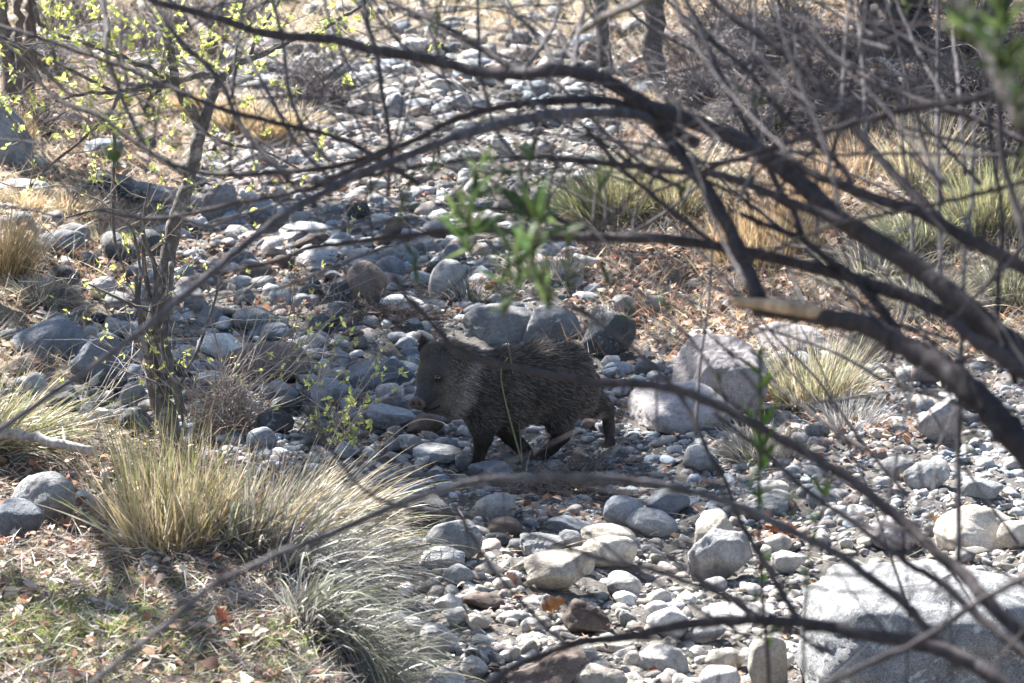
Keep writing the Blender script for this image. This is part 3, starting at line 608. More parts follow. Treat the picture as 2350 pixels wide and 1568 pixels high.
tussock(1850, 500, 170, 110, 500, RUST+STRAW, RUST+STRAW, 'sparse rusty stalks in front of the dark brush', 0, .15, .35, group=BIG)
tussock(1960, 420, 170, 110, 400, RUST+GREYS, RUST+STRAW, 'rusty curled stalks beneath the dark trunk', 0, .3, .4, group=BIG)
tussock(2110, 430, 200, 110, 500, GREYS+STRAW, STRAW+OLIVE, 'thin pale grass below the big trunk', .1, .2, .4, group=BIG)
tussock(15, 650, 190, 60, 800, GOLD, GOLD+STRAW, 'golden grass clump at the left edge', .15, .15, .3, group=BIG)
tussock(30, 350, 110, 60, 500, GOLD+STRAW, GOLD, 'thin golden grass before the big boulder at upper left', .05, .1, .2, group=BIG)
tussock(618, 330, 120, 70, 900, GOLD, GOLD+STRAW, 'golden tussock on the far bank right of the small tree top', .25, .4, .4, group=BIG)
tussock(540, 300, 110, 70, 800, GOLD+STRAW, STRAW, 'pale golden tussock seen through the fork of the small tree', 0, .3, .4, group=BIG)
tussock(455, 275, 100, 60, 600, GOLD, STRAW, 'golden tussock left of the forked trunk', -.1, .3, .4, group=BIG)
tussock(690, 300, 85, 60, 500, GREYS+STRAW, STRAW, 'grey brown tussock by the dark creek bank', .3, .5, .5, group=BIG)
tussock(260, 300, 70, 60, 400, OLIVE+STRAW, STRAW+OLIVE, 'low olive tuft on the far left bank', 0, .3, .4, group=BIG)
tussock(95, 690, 85, 85, 1500, STRAW+GREYS, STRAW+GREYS, 'cushion of matted pale grass on the left bank', 0, .8, 1.1, group=BIG, depthk=.7)
tussock(160, 480, 60, 110, 900, STRAW, STRAW, 'flattened pale grass on the left bank', .2, .7, 1.1, group=BIG)
tussock(60, 480, 70, 80, 700, STRAW+GOLD, STRAW, 'shaggy straw tuft near the left edge', .2, .6, .9, group=BIG)
tussock(250, 560, 50, 90, 700, STRAW+GREYS, STRAW+OLIVE, 'low matted grass left of the small tree', 0, .7, 1.1, group=BIG)
# ------------------------------------------------------------------ ground cover (stuff)
def on_ground(n, y0, y1, hwk=.225, keep=None):
    y = rng.uniform(y0, y1, n); x = rng.uniform(-1, 1, n)*(y*hwk*.93+.2)
    if keep is not None: k = rng.random(n) < keep(x, y); x, y = x[k], y[k]
    return x, y, terrain(x, y)
def bankness(x, y):
    xe = np.interp(y, *EX); return ((xe-x > .02) & (y < 12.9)).astype(float)
def right_bank(x, y): return smooth(.15, .6, x-.06*(y-16))*smooth(14.2, 15.2, y)
def left_bank(x, y): return smooth(1.7, 2.2, -x)*(y > 13.5)
def near_px(x, y, spots):
    P = np.stack([x, y, terrain(x, y)], -1); u, v, d = proj(P); m = np.zeros(len(x))
    for a, b, ru, rv, k in spots: m = np.maximum(m, k*np.exp(-((u-a)/ru)**2-((v-b)/rv)**2))
    return m
RED = [(650, 640, 130, 25, .9), (700, 715, 170, 30, .9), (500, 600, 120, 50, .5), (280, 620, 150, 60, .6), (380, 700, 120, 50, .4), (900, 740, 90, 20, .5), (1080, 670, 120, 40, .95), (820, 740, 200, 30, .6), (1560, 740, 120, 40, .8), (1500, 640, 220, 70, .95),
       (1850, 690, 200, 60, .7), (1640, 790, 90, 30, .6), (1420, 1080, 110, 20, .6), (1250, 1150, 90, 40, .9), (1960, 1010, 120, 50, .7), (1790, 1232, 60, 22, 1.), (880, 1020, 60, 25, .6), (560, 400, 200, 60, .3),
       (200, 380, 150, 60, .4), (900, 400, 250, 80, .2), (130, 210, 60, 40, .6)]
def litter():
    bag = Bag()
    def put(x, y, L, cols, curl=.3):
        n = len(x); a = rng.uniform(0, 6.28, n); d = np.stack([np.cos(a), np.sin(a), rng.normal(size=n)*.35], -1)
        up = unit(np.stack([rng.normal(size=n)*.5, rng.normal(size=n)*.5, np.ones(n)], -1))
        b = np.stack([x, y, terrain(x, y)+rng.uniform(.006, .045, n)], -1)
        V, F4, F3, C = leaves(b, d, L, L*rng.uniform(.4, .75, n), cols, rng.uniform(-.1, .3), curl, up); bag.add(V, F4, C, F3)
    OAK = [(.26, .13, .08), (.33, .18, .11), (.20, .10, .065), (.42, .28, .19), (.15, .085, .06), (.30, .22, .16)]
    PALE = [(.50, .42, .32), (.42, .33, .24), (.36, .27, .20), (.55, .48, .40), (.48, .30, .18), (.22, .16, .12)]
    x, y, z = on_ground(26000, 8.6, 13, keep=lambda x, y: bankness(x, y)*.55); put(x, y, rng.uniform(.015, .055, len(x))*rng.uniform(.6, 1.2, len(x)), pick(PALE+OAK, len(x), .3))
    x, y, z = on_ground(110000, 9, 27, keep=lambda x, y: np.clip(near_px(x, y, RED), 0, 1)); put(x, y, rng.uniform(.022, .055, len(x)), pick(OAK+PALE[1:3], len(x), .25))
    x, y, z = on_ground(44000, 13.8, 26, keep=lambda x, y: np.maximum(right_bank(x, y), left_bank(x, y)*.7)*.7); put(x, y, rng.uniform(.03, .07, len(x)), pick(OAK+PALE, len(x), .25))
    x, y, z = on_ground(16000, 9.5, 24, keep=lambda x, y: .3+.35*_n1(np.stack([x*2, y], -1))); put(x, y, rng.uniform(.015, .045, len(x)), pick(OAK+PALE, len(x), .3))
    tag(mobj('leaf_litter', bag.mesh('leaf_litter', LITM)), 'fallen brown, tan and rusty oak leaves littering banks and creek', 'fallen leaves', kind='stuff')
litter()
def strawlitter():
    bag = Bag()
    def put(x, y, L, w, base, lay=.25, seg=4, droop=.1):
        n = len(x); a = rng.uniform(0, 6.28, n); d = unit(np.stack([np.cos(a), np.sin(a), np.abs(rng.normal(size=n))*lay], -1))
        b = np.stack([x, y, terrain(x, y)+rng.uniform(.002, .025, n)], -1); c = pick(base, n, .2)
        V, F, C = blades(b, d, L, w, droop*np.ones(n)*rng.random(n), np.stack([c, c*1.05], 1), seg); bag.add(V, F, C)
    x, y, z = on_ground(75000, 8.6, 13, keep=lambda x, y: bankness(x, y)*.8); put(x, y, rng.uniform(.03, .14, len(x)), rng.uniform(.002, .0055, len(x)), [(.12, .10, .09), (.20, .17, .145), (.09, .075, .065), (.28, .24, .21), (.42, .37, .31), (.17, .13, .10), (.50, .45, .38)], .38)
    x, y, z = on_ground(70000, 13.8, 26, keep=lambda x, y: np.maximum(right_bank(x, y), left_bank(x, y)*.5)); put(x, y, rng.uniform(.05, .28, len(x))*rng.uniform(.5, 1, len(x)), rng.uniform(.003, .005, len(x)), STRAW+GREYS+RUST, 1.0)
    x, y, z = on_ground(14000, 9.5, 22, keep=lambda x, y: .22*(1-bankness(x, y))+0*x); put(x, y, rng.uniform(.04, .18, len(x)), rng.uniform(.002, .004, len(x)), GREYS+STRAW, .12)
    x, y, z = on_ground(22000, 14, 24, keep=lambda x, y: left_bank(x, y)); put(x, y, rng.uniform(.05, .16, len(x)), rng.uniform(.003, .005, len(x)), STRAW, .9)
    x, y, z = on_ground(42000, 23.5, 32, keep=lambda x, y: smooth(23.5, 26, y)*.9); put(x, y, rng.uniform(.08, .28, len(x)), rng.uniform(.005, .009, len(x)), STRAW+GOLD+GREYS, 1.0)
    tag(mobj('dry_grass', bag.mesh('dry_grass', GRASSM)), 'thin cover of dry broken grass and straw on the banks', 'dry grass', kind='stuff')
    bag = Bag()
    x, y, z = on_ground(70000, 8.4, 11, keep=lambda x, y: bankness(x, y)*np.clip(near_px(x, y, [(150, 1450, 330, 90, 1), (650, 1480, 150, 80, .5), (100, 1330, 250, 40, .4)]), 0, 1))
    n = len(x); a = rng.uniform(0, 6.28, n); d = unit(np.stack([np.cos(a)*.8, np.sin(a)*.8, rng.uniform(.4, 1.2, n)], -1)); b = np.stack([x, y, z], -1)
    V, F, C = blades(b, d, rng.uniform(.03, .085, n), .0045*np.ones(n), .2*np.ones(n), np.stack([pick(GREEN, n)*1.3, pick(GREEN, n)*1.5], 1), 3); bag.add(V, F, C)
    tag(mobj('short_grass', bag.mesh('short_grass', GRASSM)), 'short fresh green grass sprouting through litter on the near bank', 'grass', kind='stuff')
strawlitter()
# ------------------------------------------------------------------ single fallen oak leaves and sticks
def oak_leaf(u, v, L, col, rz, tilt, label):
    L *= .8; col = tuple(x*y for x, y in zip(col, (.85, 1.0, 1.05)))
    p, d = G(u, v); pts = [(0, .03), (.15, .10), (.22, .28), (.32, .12), (.42, .34), (.52, .14), (.66, .30), (.74, .12), (.88, .13), (1, 0)]
    up_ = [(x, y) for x, y in pts]; V = [(0, 0, 0)]; out = up_+[(x, -y) for x, y in reversed(up_[:-1])]
    n = len(up_); mid = [(x, 0) for x, _ in up_]; Vt = []
    for x, y in mid: Vt.append((x-.5, 0, .10*math.sin(3*x)))
    for x, y in up_: Vt.append((x-.5, y, .10*math.sin(3*x)+.35*y+.2*x*x*y*3))
    for x, y in up_: Vt.append((x-.5, -y, .10*math.sin(3*x)+.28*y-.12*x))
    F = []
    for i in range(n-1): F += [(i, i+1, n+i+1, n+i), (i+1, i, 2*n+i, 2*n+i+1)]
    Vt = np.array(Vt)*L; me = np_mesh('oak_leaf', Vt, [np.array(F)], LITM, col=np.tile(np.array(col), (len(Vt), 1)))
    o = mobj('oak_leaf', me, loc=(p[0], p[1], p[2]+L*.28)); o.rotation_euler = (R(tilt), R(rz), R(rz*.5))
    tag(o, label, 'oak leaf')
oak_leaf(1270, 1412, .13, (.34, .13, .05), -38, 55, 'large orange oak leaf standing against the long dark slab')
oak_leaf(505, 1440, .11, (.32, .10, .06), 70, 60, 'red brown oak leaf hanging in the dead grass of the near bank')
oak_leaf(545, 1478, .10, (.28, .12, .08), 100, 60, 'dull brown oak leaf below the red brown one on the near bank')
oak_leaf(1172, 1345, .09, (.40, .17, .10), 60, 50, 'pinkish orange leaf at the left end of the big oblong tan stone')
oak_leaf(1775, 1228, .11, (.45, .13, .05), 20, 40, 'bright orange leaf on top of the leaf pile above the small tan stone')
oak_leaf(1808, 1236, .10, (.40, .12, .05), -40, 50, 'deep orange leaf at the right of the leaf pile above the small tan stone')
oak_leaf(160, 1225, .12, (.46, .22, .12), 10, 30, 'orange tan leaf beside the big grey boulder on the near bank')
oak_leaf(395, 1395, .10, (.50, .33, .22), -10, 25, 'pale tan leaf lying in the litter of the near bank')
oak_leaf(300, 1385, .10, (.45, .26, .15), 30, 25, 'warm tan leaf left of the pale tan one on the near bank')
oak_leaf(2145, 1210, .10, (.48, .25, .12), 40, 40, 'tan orange leaf between the purple rock and the cracked boulder')
def stick(pts, w0, w1, mat, label, name='dead_stick', cat='stick', lift=.02, col=(.3, .27, .24), forks=0):
    P = []
    for u, v in pts: p, d = G(u, v); P.append(p+np.array([0, 0, lift])); 
    P = spline(P, 14)+rng.normal(size=(14, 3))*.003; t = Tubes(); r = np.linspace(w0, w1, 14)/2/FPX*d
    t.add(P, r, 10, col, .05)
    for k in range(forks):
        i = int(rng.integers(3, 11)); dv = unit(np.array([rng.normal(), rng.normal(), .5])); L = rng.uniform(.06, .2)
        t.add(spline([P[i], P[i]+dv*L*.5, P[i]+dv*L+np.array([0, 0, -.02])], 6), np.linspace(r[i]*.5, .001, 6), 5, col)
    c = P.mean(0); 
    for i in range(len(t.V)): t.V[i] = t.V[i]-c
    tag(mobj(name, t.mesh(name, mat), loc=c), label, cat)
stick([(-30, 1070), (60, 1078), (130, 1096), (215, 1112)], 26, 20, DEADWOOD, 'weathered pale log lying across the near bank at left', 'log', 'log', .12, forks=3)
stick([(828, 992), (880, 952), (950, 908)], 10, 7, DEADWOOD, 'pale dead stick pointing at the snout of the javelina', lift=.07)
stick([(140, 752), (180, 738), (220, 722)], 8, 6, DEADWOOD, 'short pale stick above the big blue grey boulder', lift=.05)
stick([(1985, 185), (2020, 180), (2050, 205), (2080, 245)], 14, 16, DEADWOOD, 'bleached broken wood with frayed end under the big trunk', 'driftwood', 'wood', .12, forks=4)
stick([(1420, 178), (1460, 155), (1505, 135)], 16, 12, DEADWOOD, 'pale fallen log beside the far grey trunks', 'log', 'log', .05)
stick([(2095, 194), (2140, 196)], 7, 5, DEADWOOD, 'short bleached stick right of the frayed wood', lift=.1)
stick([(1180, 1140), (1250, 1120), (1330, 1128), (1380, 1150)], 5, 3, TWIGM, 'thin dead stem lying on the twig heap below the javelina', lift=.05, forks=6)
stick([(200, 1395), (250, 1410), (290, 1425)], 12, 9, DEADWOOD, 'short white stick in the litter of the near bank', lift=.03)
def twigheap(u, v, hw, n, L0, label, name='twig_heap', cat='twig heap', cols=((.16, .12, .10), (.10, .08, .07), (.24, .19, .15)), hgt=.06, up=.3, wr=.0016, asp=.5, drop=0):
    p, d = G(u, v); r0 = hw/FPX*d; t = Tubes()
    for k in range(n):
        a = random.uniform(0, 6.28); q = math.sqrt(random.random()); b = np.array([math.cos(a)*q*r0, math.sin(a)*q*r0*asp, 0]); b[2] = T1(p[0]+b[0], p[1]+b[1])-p[2]+random.uniform(0, hgt)*(1-q*.7)
        dv = unit(np.array([random.gauss(0, 1), random.gauss(0, .8), abs(random.gauss(0, up))])); L = L0*random.uniform(.4, 1.2)
        Q = spline([b, b+dv*L*.5+rng.normal(size=3)*L*.09, b+dv*L+rng.normal(size=3)*L*.14-np.array([0, 0, drop*L])], 5)
        t.add(Q, np.linspace(wr, wr*.5, 5)*random.uniform(.6, 1.8), 4, cols[random.randrange(len(cols))], cap=False)
    tag(mobj(name, t.mesh(name, TWIGM), loc=p), label, cat)
twigheap(1290, 1150, 110, 500, .16, 'dark heap of dead twigs and leaves in the hollow below the javelina', hgt=.08)
twigheap(1350, 1090, 60, 120, .12, 'thin scatter of dead twigs right under the belly of the javelina', hgt=.03)
twigheap(860, 735, 120, 300, .22, 'twigs and debris washed against the stones left of the ears', hgt=.06)
twigheap(520, 1000, 55, 500, .16, 'flood debris caught on the stump right of the small tree', cols=((.34, .28, .24), (.26, .20, .17), (.42, .36, .30)), hgt=.35, up=.6)
twigheap(600, 1400, 150, 400, .12, 'pale tangle of grass and twigs below the straw tussocks', cols=((.36, .31, .27), (.26, .22, .18), (.45, .4, .34)), hgt=.06)
twigheap(420, 1130, 60, 110, .30, 'reddish brown dead twigs standing in the straw tussock at the tree foot', cols=((.20, .12, .09), (.14, .09, .07), (.26, .17, .13)), hgt=.16, up=.9)
twigheap(610, 1180, 90, 120, .26, 'reddish brown dead twigs tangled in the straw tussock right of the tree', cols=((.20, .12, .09), (.14, .09, .07), (.28, .2, .16)), hgt=.14, up=.7)
# ------------------------------------------------------------------ javelina (collared peccary)
def build_javelina():
    S = .3963e-3; base, dref = G(1097, 1072)           # near front hoof
    k = dref/FPX*.2351; RS = .93                                    # metres per crop pixel
    th = PITCH+math.atan((1068-CH/2)/FPX); s, c = math.sin(th), math.cos(th)
    def P(cx, cy, Y):                                     # crop pixel + depth -> local
        h = (1465-cy)*k; return np.array([(cx-830)*k*(1+Y/dref), Y, (h-Y*s)/c])
    def ell(p, r, rot=None): return ('e', np.array(p), np.array(r)*np.array([1, RS, 1]), rot)
    def cap(a, b, ra, rb): return ('c', np.array(a), np.array(b), ra*RS, rb*RS)
    u_ = k
    body = [
     ell(P(880, 740, .02), (250*u_, .135, 375*u_)), ell(P(1120, 715, .04), (330*u_, .148, 400*u_)),
     ell(P(1420, 650, .08), (350*u_, .150, 385*u_)), ell(P(1690, 640, .11), (265*u_, .135, 350*u_)),
     ell(P(1840, 720, .13), (150*u_, .11, 230*u_)),
     ell(P(720, 640, -.01), (210*u_, .115, 320*u_)),
    ]
    head = [
     cap(P(590, 520, -.06), P(430, 600, -.13), .098, .082), cap(P(455, 570, -.12), P(262, 850, -.21), .064, .030),
     ell(P(600, 760, -.07), (190*u_, .085, 240*u_)), cap(P(560, 820, -.10), P(350, 885, -.165), .072, .029),
     cap(P(400, 380, -.10), P(520, 420, -.08), .055, .07),
    ]
    legs = [  # hip/shoulder, elbow, knee, foot
     [(P(890, 990, -.05), .080), (P(880, 1190, -.06), .036), (P(848, 1320, -.055), .021), (P(835, 1420, -.05), .018), (P(815, 1462, -.055), .024)],
     [(P(1060, 1000, .10), .075), (P(1130, 1150, .10), .032), (P(1240, 1260, .11), .026), (P(1300, 1320, .115), .020), (P(1320, 1360, .115), .024)],
     [(P(1650, 860, .04), .095), (P(1610, 1040, .03), .046), (P(1650, 1150, .045), .031), (P(1560, 1265, .05), .021), (P(1480, 1330, .05), .019), (P(1450, 1352, .045), .021)],
     [(P(1850, 790, .19), .085), (P(1975, 845, .20), .050), (P(2085, 905, .205), .028), (P(2100, 1070, .205), .0195), (P(2110, 1225, .20), .0165), (P(2098, 1285, .195), .021)],
    ]
    prims = body+head
    for L in legs:
        for (a, ra), (b, rb) in zip(L[:-1], L[1:]): prims.append(cap(a, b, ra, rb))
    def sdf_one(X, p):
        if p[0] == 'e':
            q = X-p[1]; k0 = np.linalg.norm(q/p[2], axis=1); k1 = np.linalg.norm(q/p[2]**2, axis=1); return k0*(k0-1)/np.maximum(k1, 1e-9)
        a, b, ra, rb = p[1:]; ab = b-a; t = np.clip(((X-a)@ab)/(ab@ab), 0, 1); return np.linalg.norm(X-(a+t[:, None]*ab), axis=1)-(ra+(rb-ra)*t)
    kk = .010
    def sdf(X):
        D = np.stack([sdf_one(X, p) for p in prims], 1); m = D.min(1, keepdims=True)
        return (m[:, 0]-kk*np.log(np.exp(-(D-m)/kk).sum(1)))
    def grad(X, e=.002):
        g = np.stack([sdf(X+np.eye(3)[i]*e)-sdf(X-np.eye(3)[i]*e) for i in range(3)], 1); return unit(g)
    # rough union -> voxel remesh -> project on the smooth distance field
    bm = bmesh.new()
    def sph(c_, r, sub=3):
        m = Matrix.Translation(Vector(c_)) @ Matrix.Diagonal((*r, 1)); bmesh.ops.create_icosphere(bm, subdivisions=sub, radius=1, matrix=m)
    for p in prims:
        if p[0] == 'e': sph(p[1], p[2])
        else:
            for t in np.linspace(0, 1, 9): r = p[3]+(p[4]-p[3])*t; sph(p[1]+(p[2]-p[1])*t, (r, r, r), 2)
    me = bpy.data.meshes.new('tmp'); bm.to_mesh(me); bm.free(); o = bpy.data.objects.new('tmp', me); scene.collection.objects.link(o)
    md = o.modifiers.new('r', 'REMESH'); md.mode = 'VOXEL'; md.voxel_size = .008; md.use_smooth_shade = True
    dg = bpy.context.evaluated_depsgraph_get(); me2 = bpy.data.meshes.new_from_object(o.evaluated_get(dg)); bpy.data.objects.remove(o)
    n = len(me2.vertices); X = np.zeros(n*3, np.float32); me2.vertices.foreach_get('co', X); X = X.reshape(-1, 3).astype(float)
    for _ in range(5): X -= grad(X)*np.clip(sdf(X), -.02, .02)[:, None]
    F = np.zeros(len(me2.polygons)*4, np.int32)
    me2.polygons.foreach_get('vertices', F) if all(len(p.vertices) == 4 for p in me2.polygons) else None
    F = F.reshape(-1, 4)
    # --- face: nose disc, nostrils, mouth crease, eye socket
    fd = unit(P(265, 850, -.21)-P(430, 560, -.12)); nose = P(248, 852, -.22)
    eyeP = P(452, 628, -.20)
    # colours: collar band, darker legs
    def colour(X):
        cx = X[:, 0]/k/(1+X[:, 1]/dref)+830; cy = 1465-(X[:, 2]*c+X[:, 1]*s)/k
        col = np.tile(np.array([[.054, .046, .040]]), (len(X), 1)); pale = np.array([.22, .185, .155])
        band = np.exp(-((cx-(760-.25*(cy-600)+ (cy > 900)*-30))/62)**2)*smooth(330, 500, cy)*smooth(1130, 1000, cy)*(X[:, 1] < .05)
        cheek = np.exp(-((cx-560)/130)**2-((cy-800)/190)**2)*.5; fore = np.exp(-((cx-330)/120)**2-((cy-420)/170)**2)*.06
        m = np.clip(band*.75+cheek+fore, 0, 1)[:, None]; col = col*(1-m)+pale*m
        mz = np.clip(smooth(520, 330, cx)*smooth(560, 720, cy), 0, 1)[:, None]; col = col*(1-mz)+np.array([.055, .052, .052])*mz
        lg = smooth(1080, 1250, cy)[:, None]; col = col*(1-lg)+np.array([.030, .025, .021])*lg
        fx = np.linalg.norm(X-eyeP, axis=1); e = np.clip(np.exp(-(fx/.022)**2), 0, 1)[:, None]; col = col*(1-e)+np.array([.02, .018, .016])*e
        sn = np.exp(-(np.linalg.norm(X-P(330, 800, -.2), axis=1)/.045)**2)[:, None]*.6; col = col*(1-sn)+np.array([.035, .035, .04])*sn
        return col, cx, cy
    es = np.linalg.norm(X-eyeP, axis=1); Nn = grad(X); X = X-Nn*(.006*np.exp(-(es/.012)**2))[:, None]
    col, _, _ = colour(X)
    HIDE = attr_mat("hide", .75, 0, .2, .3, 80); BR = attr_mat("bristle", .5, .1, .35, .15, 40)
    root = empty('javelina', base+np.array([0, 0, .0]))
    tag(root, 'dark grizzled javelina with pale collar walking left over stones, facing the camera', 'javelina')
    mobj('body', np_mesh('body', X, [F], HIDE, col=col*.8), root)
    # --- bristly coat
    ep0 = P(452, 628, -.45); vv_ = unit(np.array(base)+ep0-CAMV)
    for _ in range(60): ep0 = ep0+vv_*sdf(ep0[None])[0]
    tri = np.concatenate([F[:, :3], F[:, [0, 2, 3]]]); A, B, C_ = X[tri[:, 0]], X[tri[:, 1]], X[tri[:, 2]]
    cr = np.cross(B-A, C_-A); ar = np.linalg.norm(cr, axis=1); ctr = (A+B+C_)/3; w = ar.copy()
    back = np.linalg.norm(ctr-nose, axis=1) < .042; w[back] = 0
    NB = 95000; idx = rng.choice(len(tri), NB, p=w/w.sum()); r1 = np.sqrt(rng.random(NB))[:, None]; r2 = rng.random(NB)[:, None]
    Q = A[idx]*(1-r1)+B[idx]*r1*(1-r2)+C_[idx]*r1*r2; N = grad(Q); colb, cx, cy = colour(Q)
    flow = np.tile(np.array([[.95, .15, -.35]]), (NB, 1)); hd = smooth(640, 480, cx)[:, None]; flow = flow*(1-hd)+np.array([.75, .25, .55])*hd
    lg = smooth(1060, 1180, cy)[:, None]; flow = flow*(1-lg)+np.array([.1, .05, -1.])*lg
    flow = flow-N*(flow*N).sum(1, keepdims=True); flow = unit(flow); spine = smooth(520, 260, cy)*(cx > 560)
    lift = (.38+.55*spine)[:, None]; d = unit(flow+N*lift+rng.normal(size=(NB, 3))*.16)
    L = (.015+.011*smooth(600, 800, cx)+.022*spine)*rng.uniform(.6, 1.25, NB); lw_ = np.maximum(smooth(1060, 1160, cy), smooth(1960, 2030, cx)*smooth(700, 900, cy)); L *= 1-.72*lw_; L *= 1-.72*np.exp(-((cx-300)/110)**2-((cy-780)/170)**2); L *= 1-.45*smooth(640, 480, cx); L *= np.where(np.linalg.norm(Q-ep0, axis=1) < .021, .12, 1)
    tipk = np.where(rng.random(NB) < .42, rng.uniform(3, 10, NB), rng.uniform(.5, 1.2, NB))[:, None]
    near_eye = np.exp(-(np.linalg.norm(Q-ep0, axis=1)/.020)**2)[:, None]; tipk = tipk*(1-near_eye)+.25*near_eye; tipk = 1+(tipk-1)*(1-.75*smooth(1040, 1180, cy)[:, None])
    ctip = np.clip(colb*tipk+.0*tipk, .01, .6)*np.array([1.0, .98, .95])
    V, F2, CC = blades(Q-N*.002, d, L, .0019*np.ones(NB)*rng.uniform(.6, 1.2, NB), .12+0*L, np.stack([colb*.7, ctip], 1), 3)
    coat = mobj('coat', np_mesh('coat', V, [F2], BR, col=CC), root)
    # --- eyes, nose, ears, hooves
    def simple(name, c_, rgh=.4, spec=.5):
        m, n_, N_, L_ = mat_new(name); finish(N_, L_, c_, rgh, spec=spec); return m
    EYEM = simple('eye_dark', (.006, .005, .005), .08, .8); NOSEM = simple('nose_skin', (.085, .058, .054), .55); NOSTR = simple('nostril_dark', (.02, .012, .01), .6)
    HOOF = simple('hoof_horn', (.03, .026, .024), .4); EARM = simple('ear_skin', (.035, .028, .027), .8)
    def ball(name, p, r, mat, parent, rot=None, sub=3):
        V = ICO[sub][0]*np.array(r)
        if rot is not None: V = V @ np.array(rot).T
        return mobj(name, np_mesh(name, V+np.array(p), [ICO[sub][1]], mat), parent)
    # eyeball sits in the socket on the surface towards the camera
    def surf(p, dirv, n_=40):
        p = np.array(p, float)
        for _ in range(n_): p = p+dirv*sdf(p[None])[0]*.8
        return p
    camd = unit(np.array([0, -1, .25]))
    def on_face(cx, cy, Y=-.45):
        p = P(cx, cy, Y); v = unit(np.array(base)+p-CAMV)
        for _ in range(60): p = p+v*sdf(p[None])[0]
        return p
    ep = on_face(452, 628); ball('eye', ep+np.array([0, -.005, 0]), (.013, .010, .012), EYEM, root)
    ball('eyelid', ep+np.array([.001, -.006, .0095]), (.014, .008, .0035), EYEM, root)
    e2 = on_face(262, 600); ball('eye', e2+np.array([.004, .008, 0]), (.008, .008, .009), EYEM, root)
    # nose disc
    nd = unit(np.array([-.34, -.92, -.18])); rt = unit(np.cross(nd, [0, 0, 1])); upv = np.cross(rt, nd); M = np.stack([rt, upv, nd], 1)
    npz = P(245, 853, -.228); V = ICO[4][0]*np.array([.034, .026, .012])
    for sx in (-1, 1):
        dd = np.hypot((V[:, 0]-sx*.0125)/.0065, (V[:, 1]+.001)/.0075); V[:, 2] -= (.010*np.exp(-dd**2))*(V[:, 2] > 0)
    V[:, 1] += .002*np.cos(V[:, 0]/.03*3)
    no = mobj('nose', np_mesh('nose', V @ M.T+npz, [ICO[4][1]], NOSEM), root)
    for sx in (-1, 1): ball('nostril', M @ np.array([sx*.0135, -.001, .0085])+npz, (.0062, .0072, .004), NOSTR, no, M)
    mo = Tubes(); mp = [on_face(300, 905), on_face(360, 925), on_face(430, 915), on_face(480, 890)]
    mo.add(spline(mp, 12)+np.array([0, -.001, 0]), .0032, 6, (.01, .008, .007)); mobj('mouth', mo.mesh('mouth', HIDE), root)
    for (tip, bl, br, yb) in (((300, 225), (275, 360), (385, 330), -.10), ((545, 300), (480, 420), (620, 400), -.13)):
        a, b2, t = P(*bl, yb), P(*br, yb+.03), P(*tip, yb+.01); mid = (a+b2)/2; nrm = unit(np.cross(b2-a, t-a)); nrm = nrm*(-1 if nrm[1] > 0 else 1)
        Vs = []; 
        for i in range(9):
            q = i/8; wdt = (1-q**1.7)*(1+.35*math.sin(q*3.1)); c_ = mid*(1-q)+t*q
            for j in range(7):
                f = j/6*2-1; Vs.append(c_+(b2-a)/2*f*wdt-nrm*(.012*(1-f*f)*(1-q*.6))*-1*-1)
        Vs = np.array(Vs); i = np.arange(8)[:, None]*7; j = np.arange(6)[None]; Fq = np.stack([i+j, i+j+1, i+j+8, i+j+7], -1).reshape(-1, 4)
        V2 = np.concatenate([Vs, Vs-nrm*.006]); F3 = np.concatenate([Fq, Fq[:, ::-1]+63])
        ear = mobj('ear', np_mesh('ear', V2, [F3], EARM), root)
        m = 700; pi = rng.integers(0, 63, m); bs = Vs[pi]+rng.normal(size=(m, 3))*.004; dr_ = unit((t-mid)/np.linalg.norm(t-mid)+nrm*.4+rng.normal(size=(m, 3))*.3)
        cc = pick([(.05, .045, .042), (.16, .15, .15), (.03, .03, .03)], m, .2); V, F2, CC = blades(bs, dr_, rng.uniform(.010, .022, m), .002*np.ones(m), .1*np.ones(m), np.stack([cc, cc*1.5], 1), 3)
        mobj('ear_hair', np_mesh('ear_hair', V, [F2], BR, col=CC), ear)
    for L in legs:
        f = L[-1][0]
        for sx in (-1, 1):
            V = ICO[3][0].copy(); V[:, 2] = np.where(V[:, 2] < 0, V[:, 2]*.6, V[:, 2]); V = V*np.array([.021, .011, .020]); V[:, 0] -= np.maximum(-V[:, 2], 0)*.5
            mobj('hoof', np_mesh('hoof', V+f+np.array([-.008, sx*.010, -.014]), [ICO[3][1]], HOOF), root)
    tl = Tubes(); tl.add(spline([P(1965, 560, .15), P(2000, 600, .15), P(2005, 650, .15)], 6), np.linspace(.012, .005, 6), 8, (.03, .025, .022)); mobj('tail', tl.mesh('tail', HIDE), root)
build_javelina()
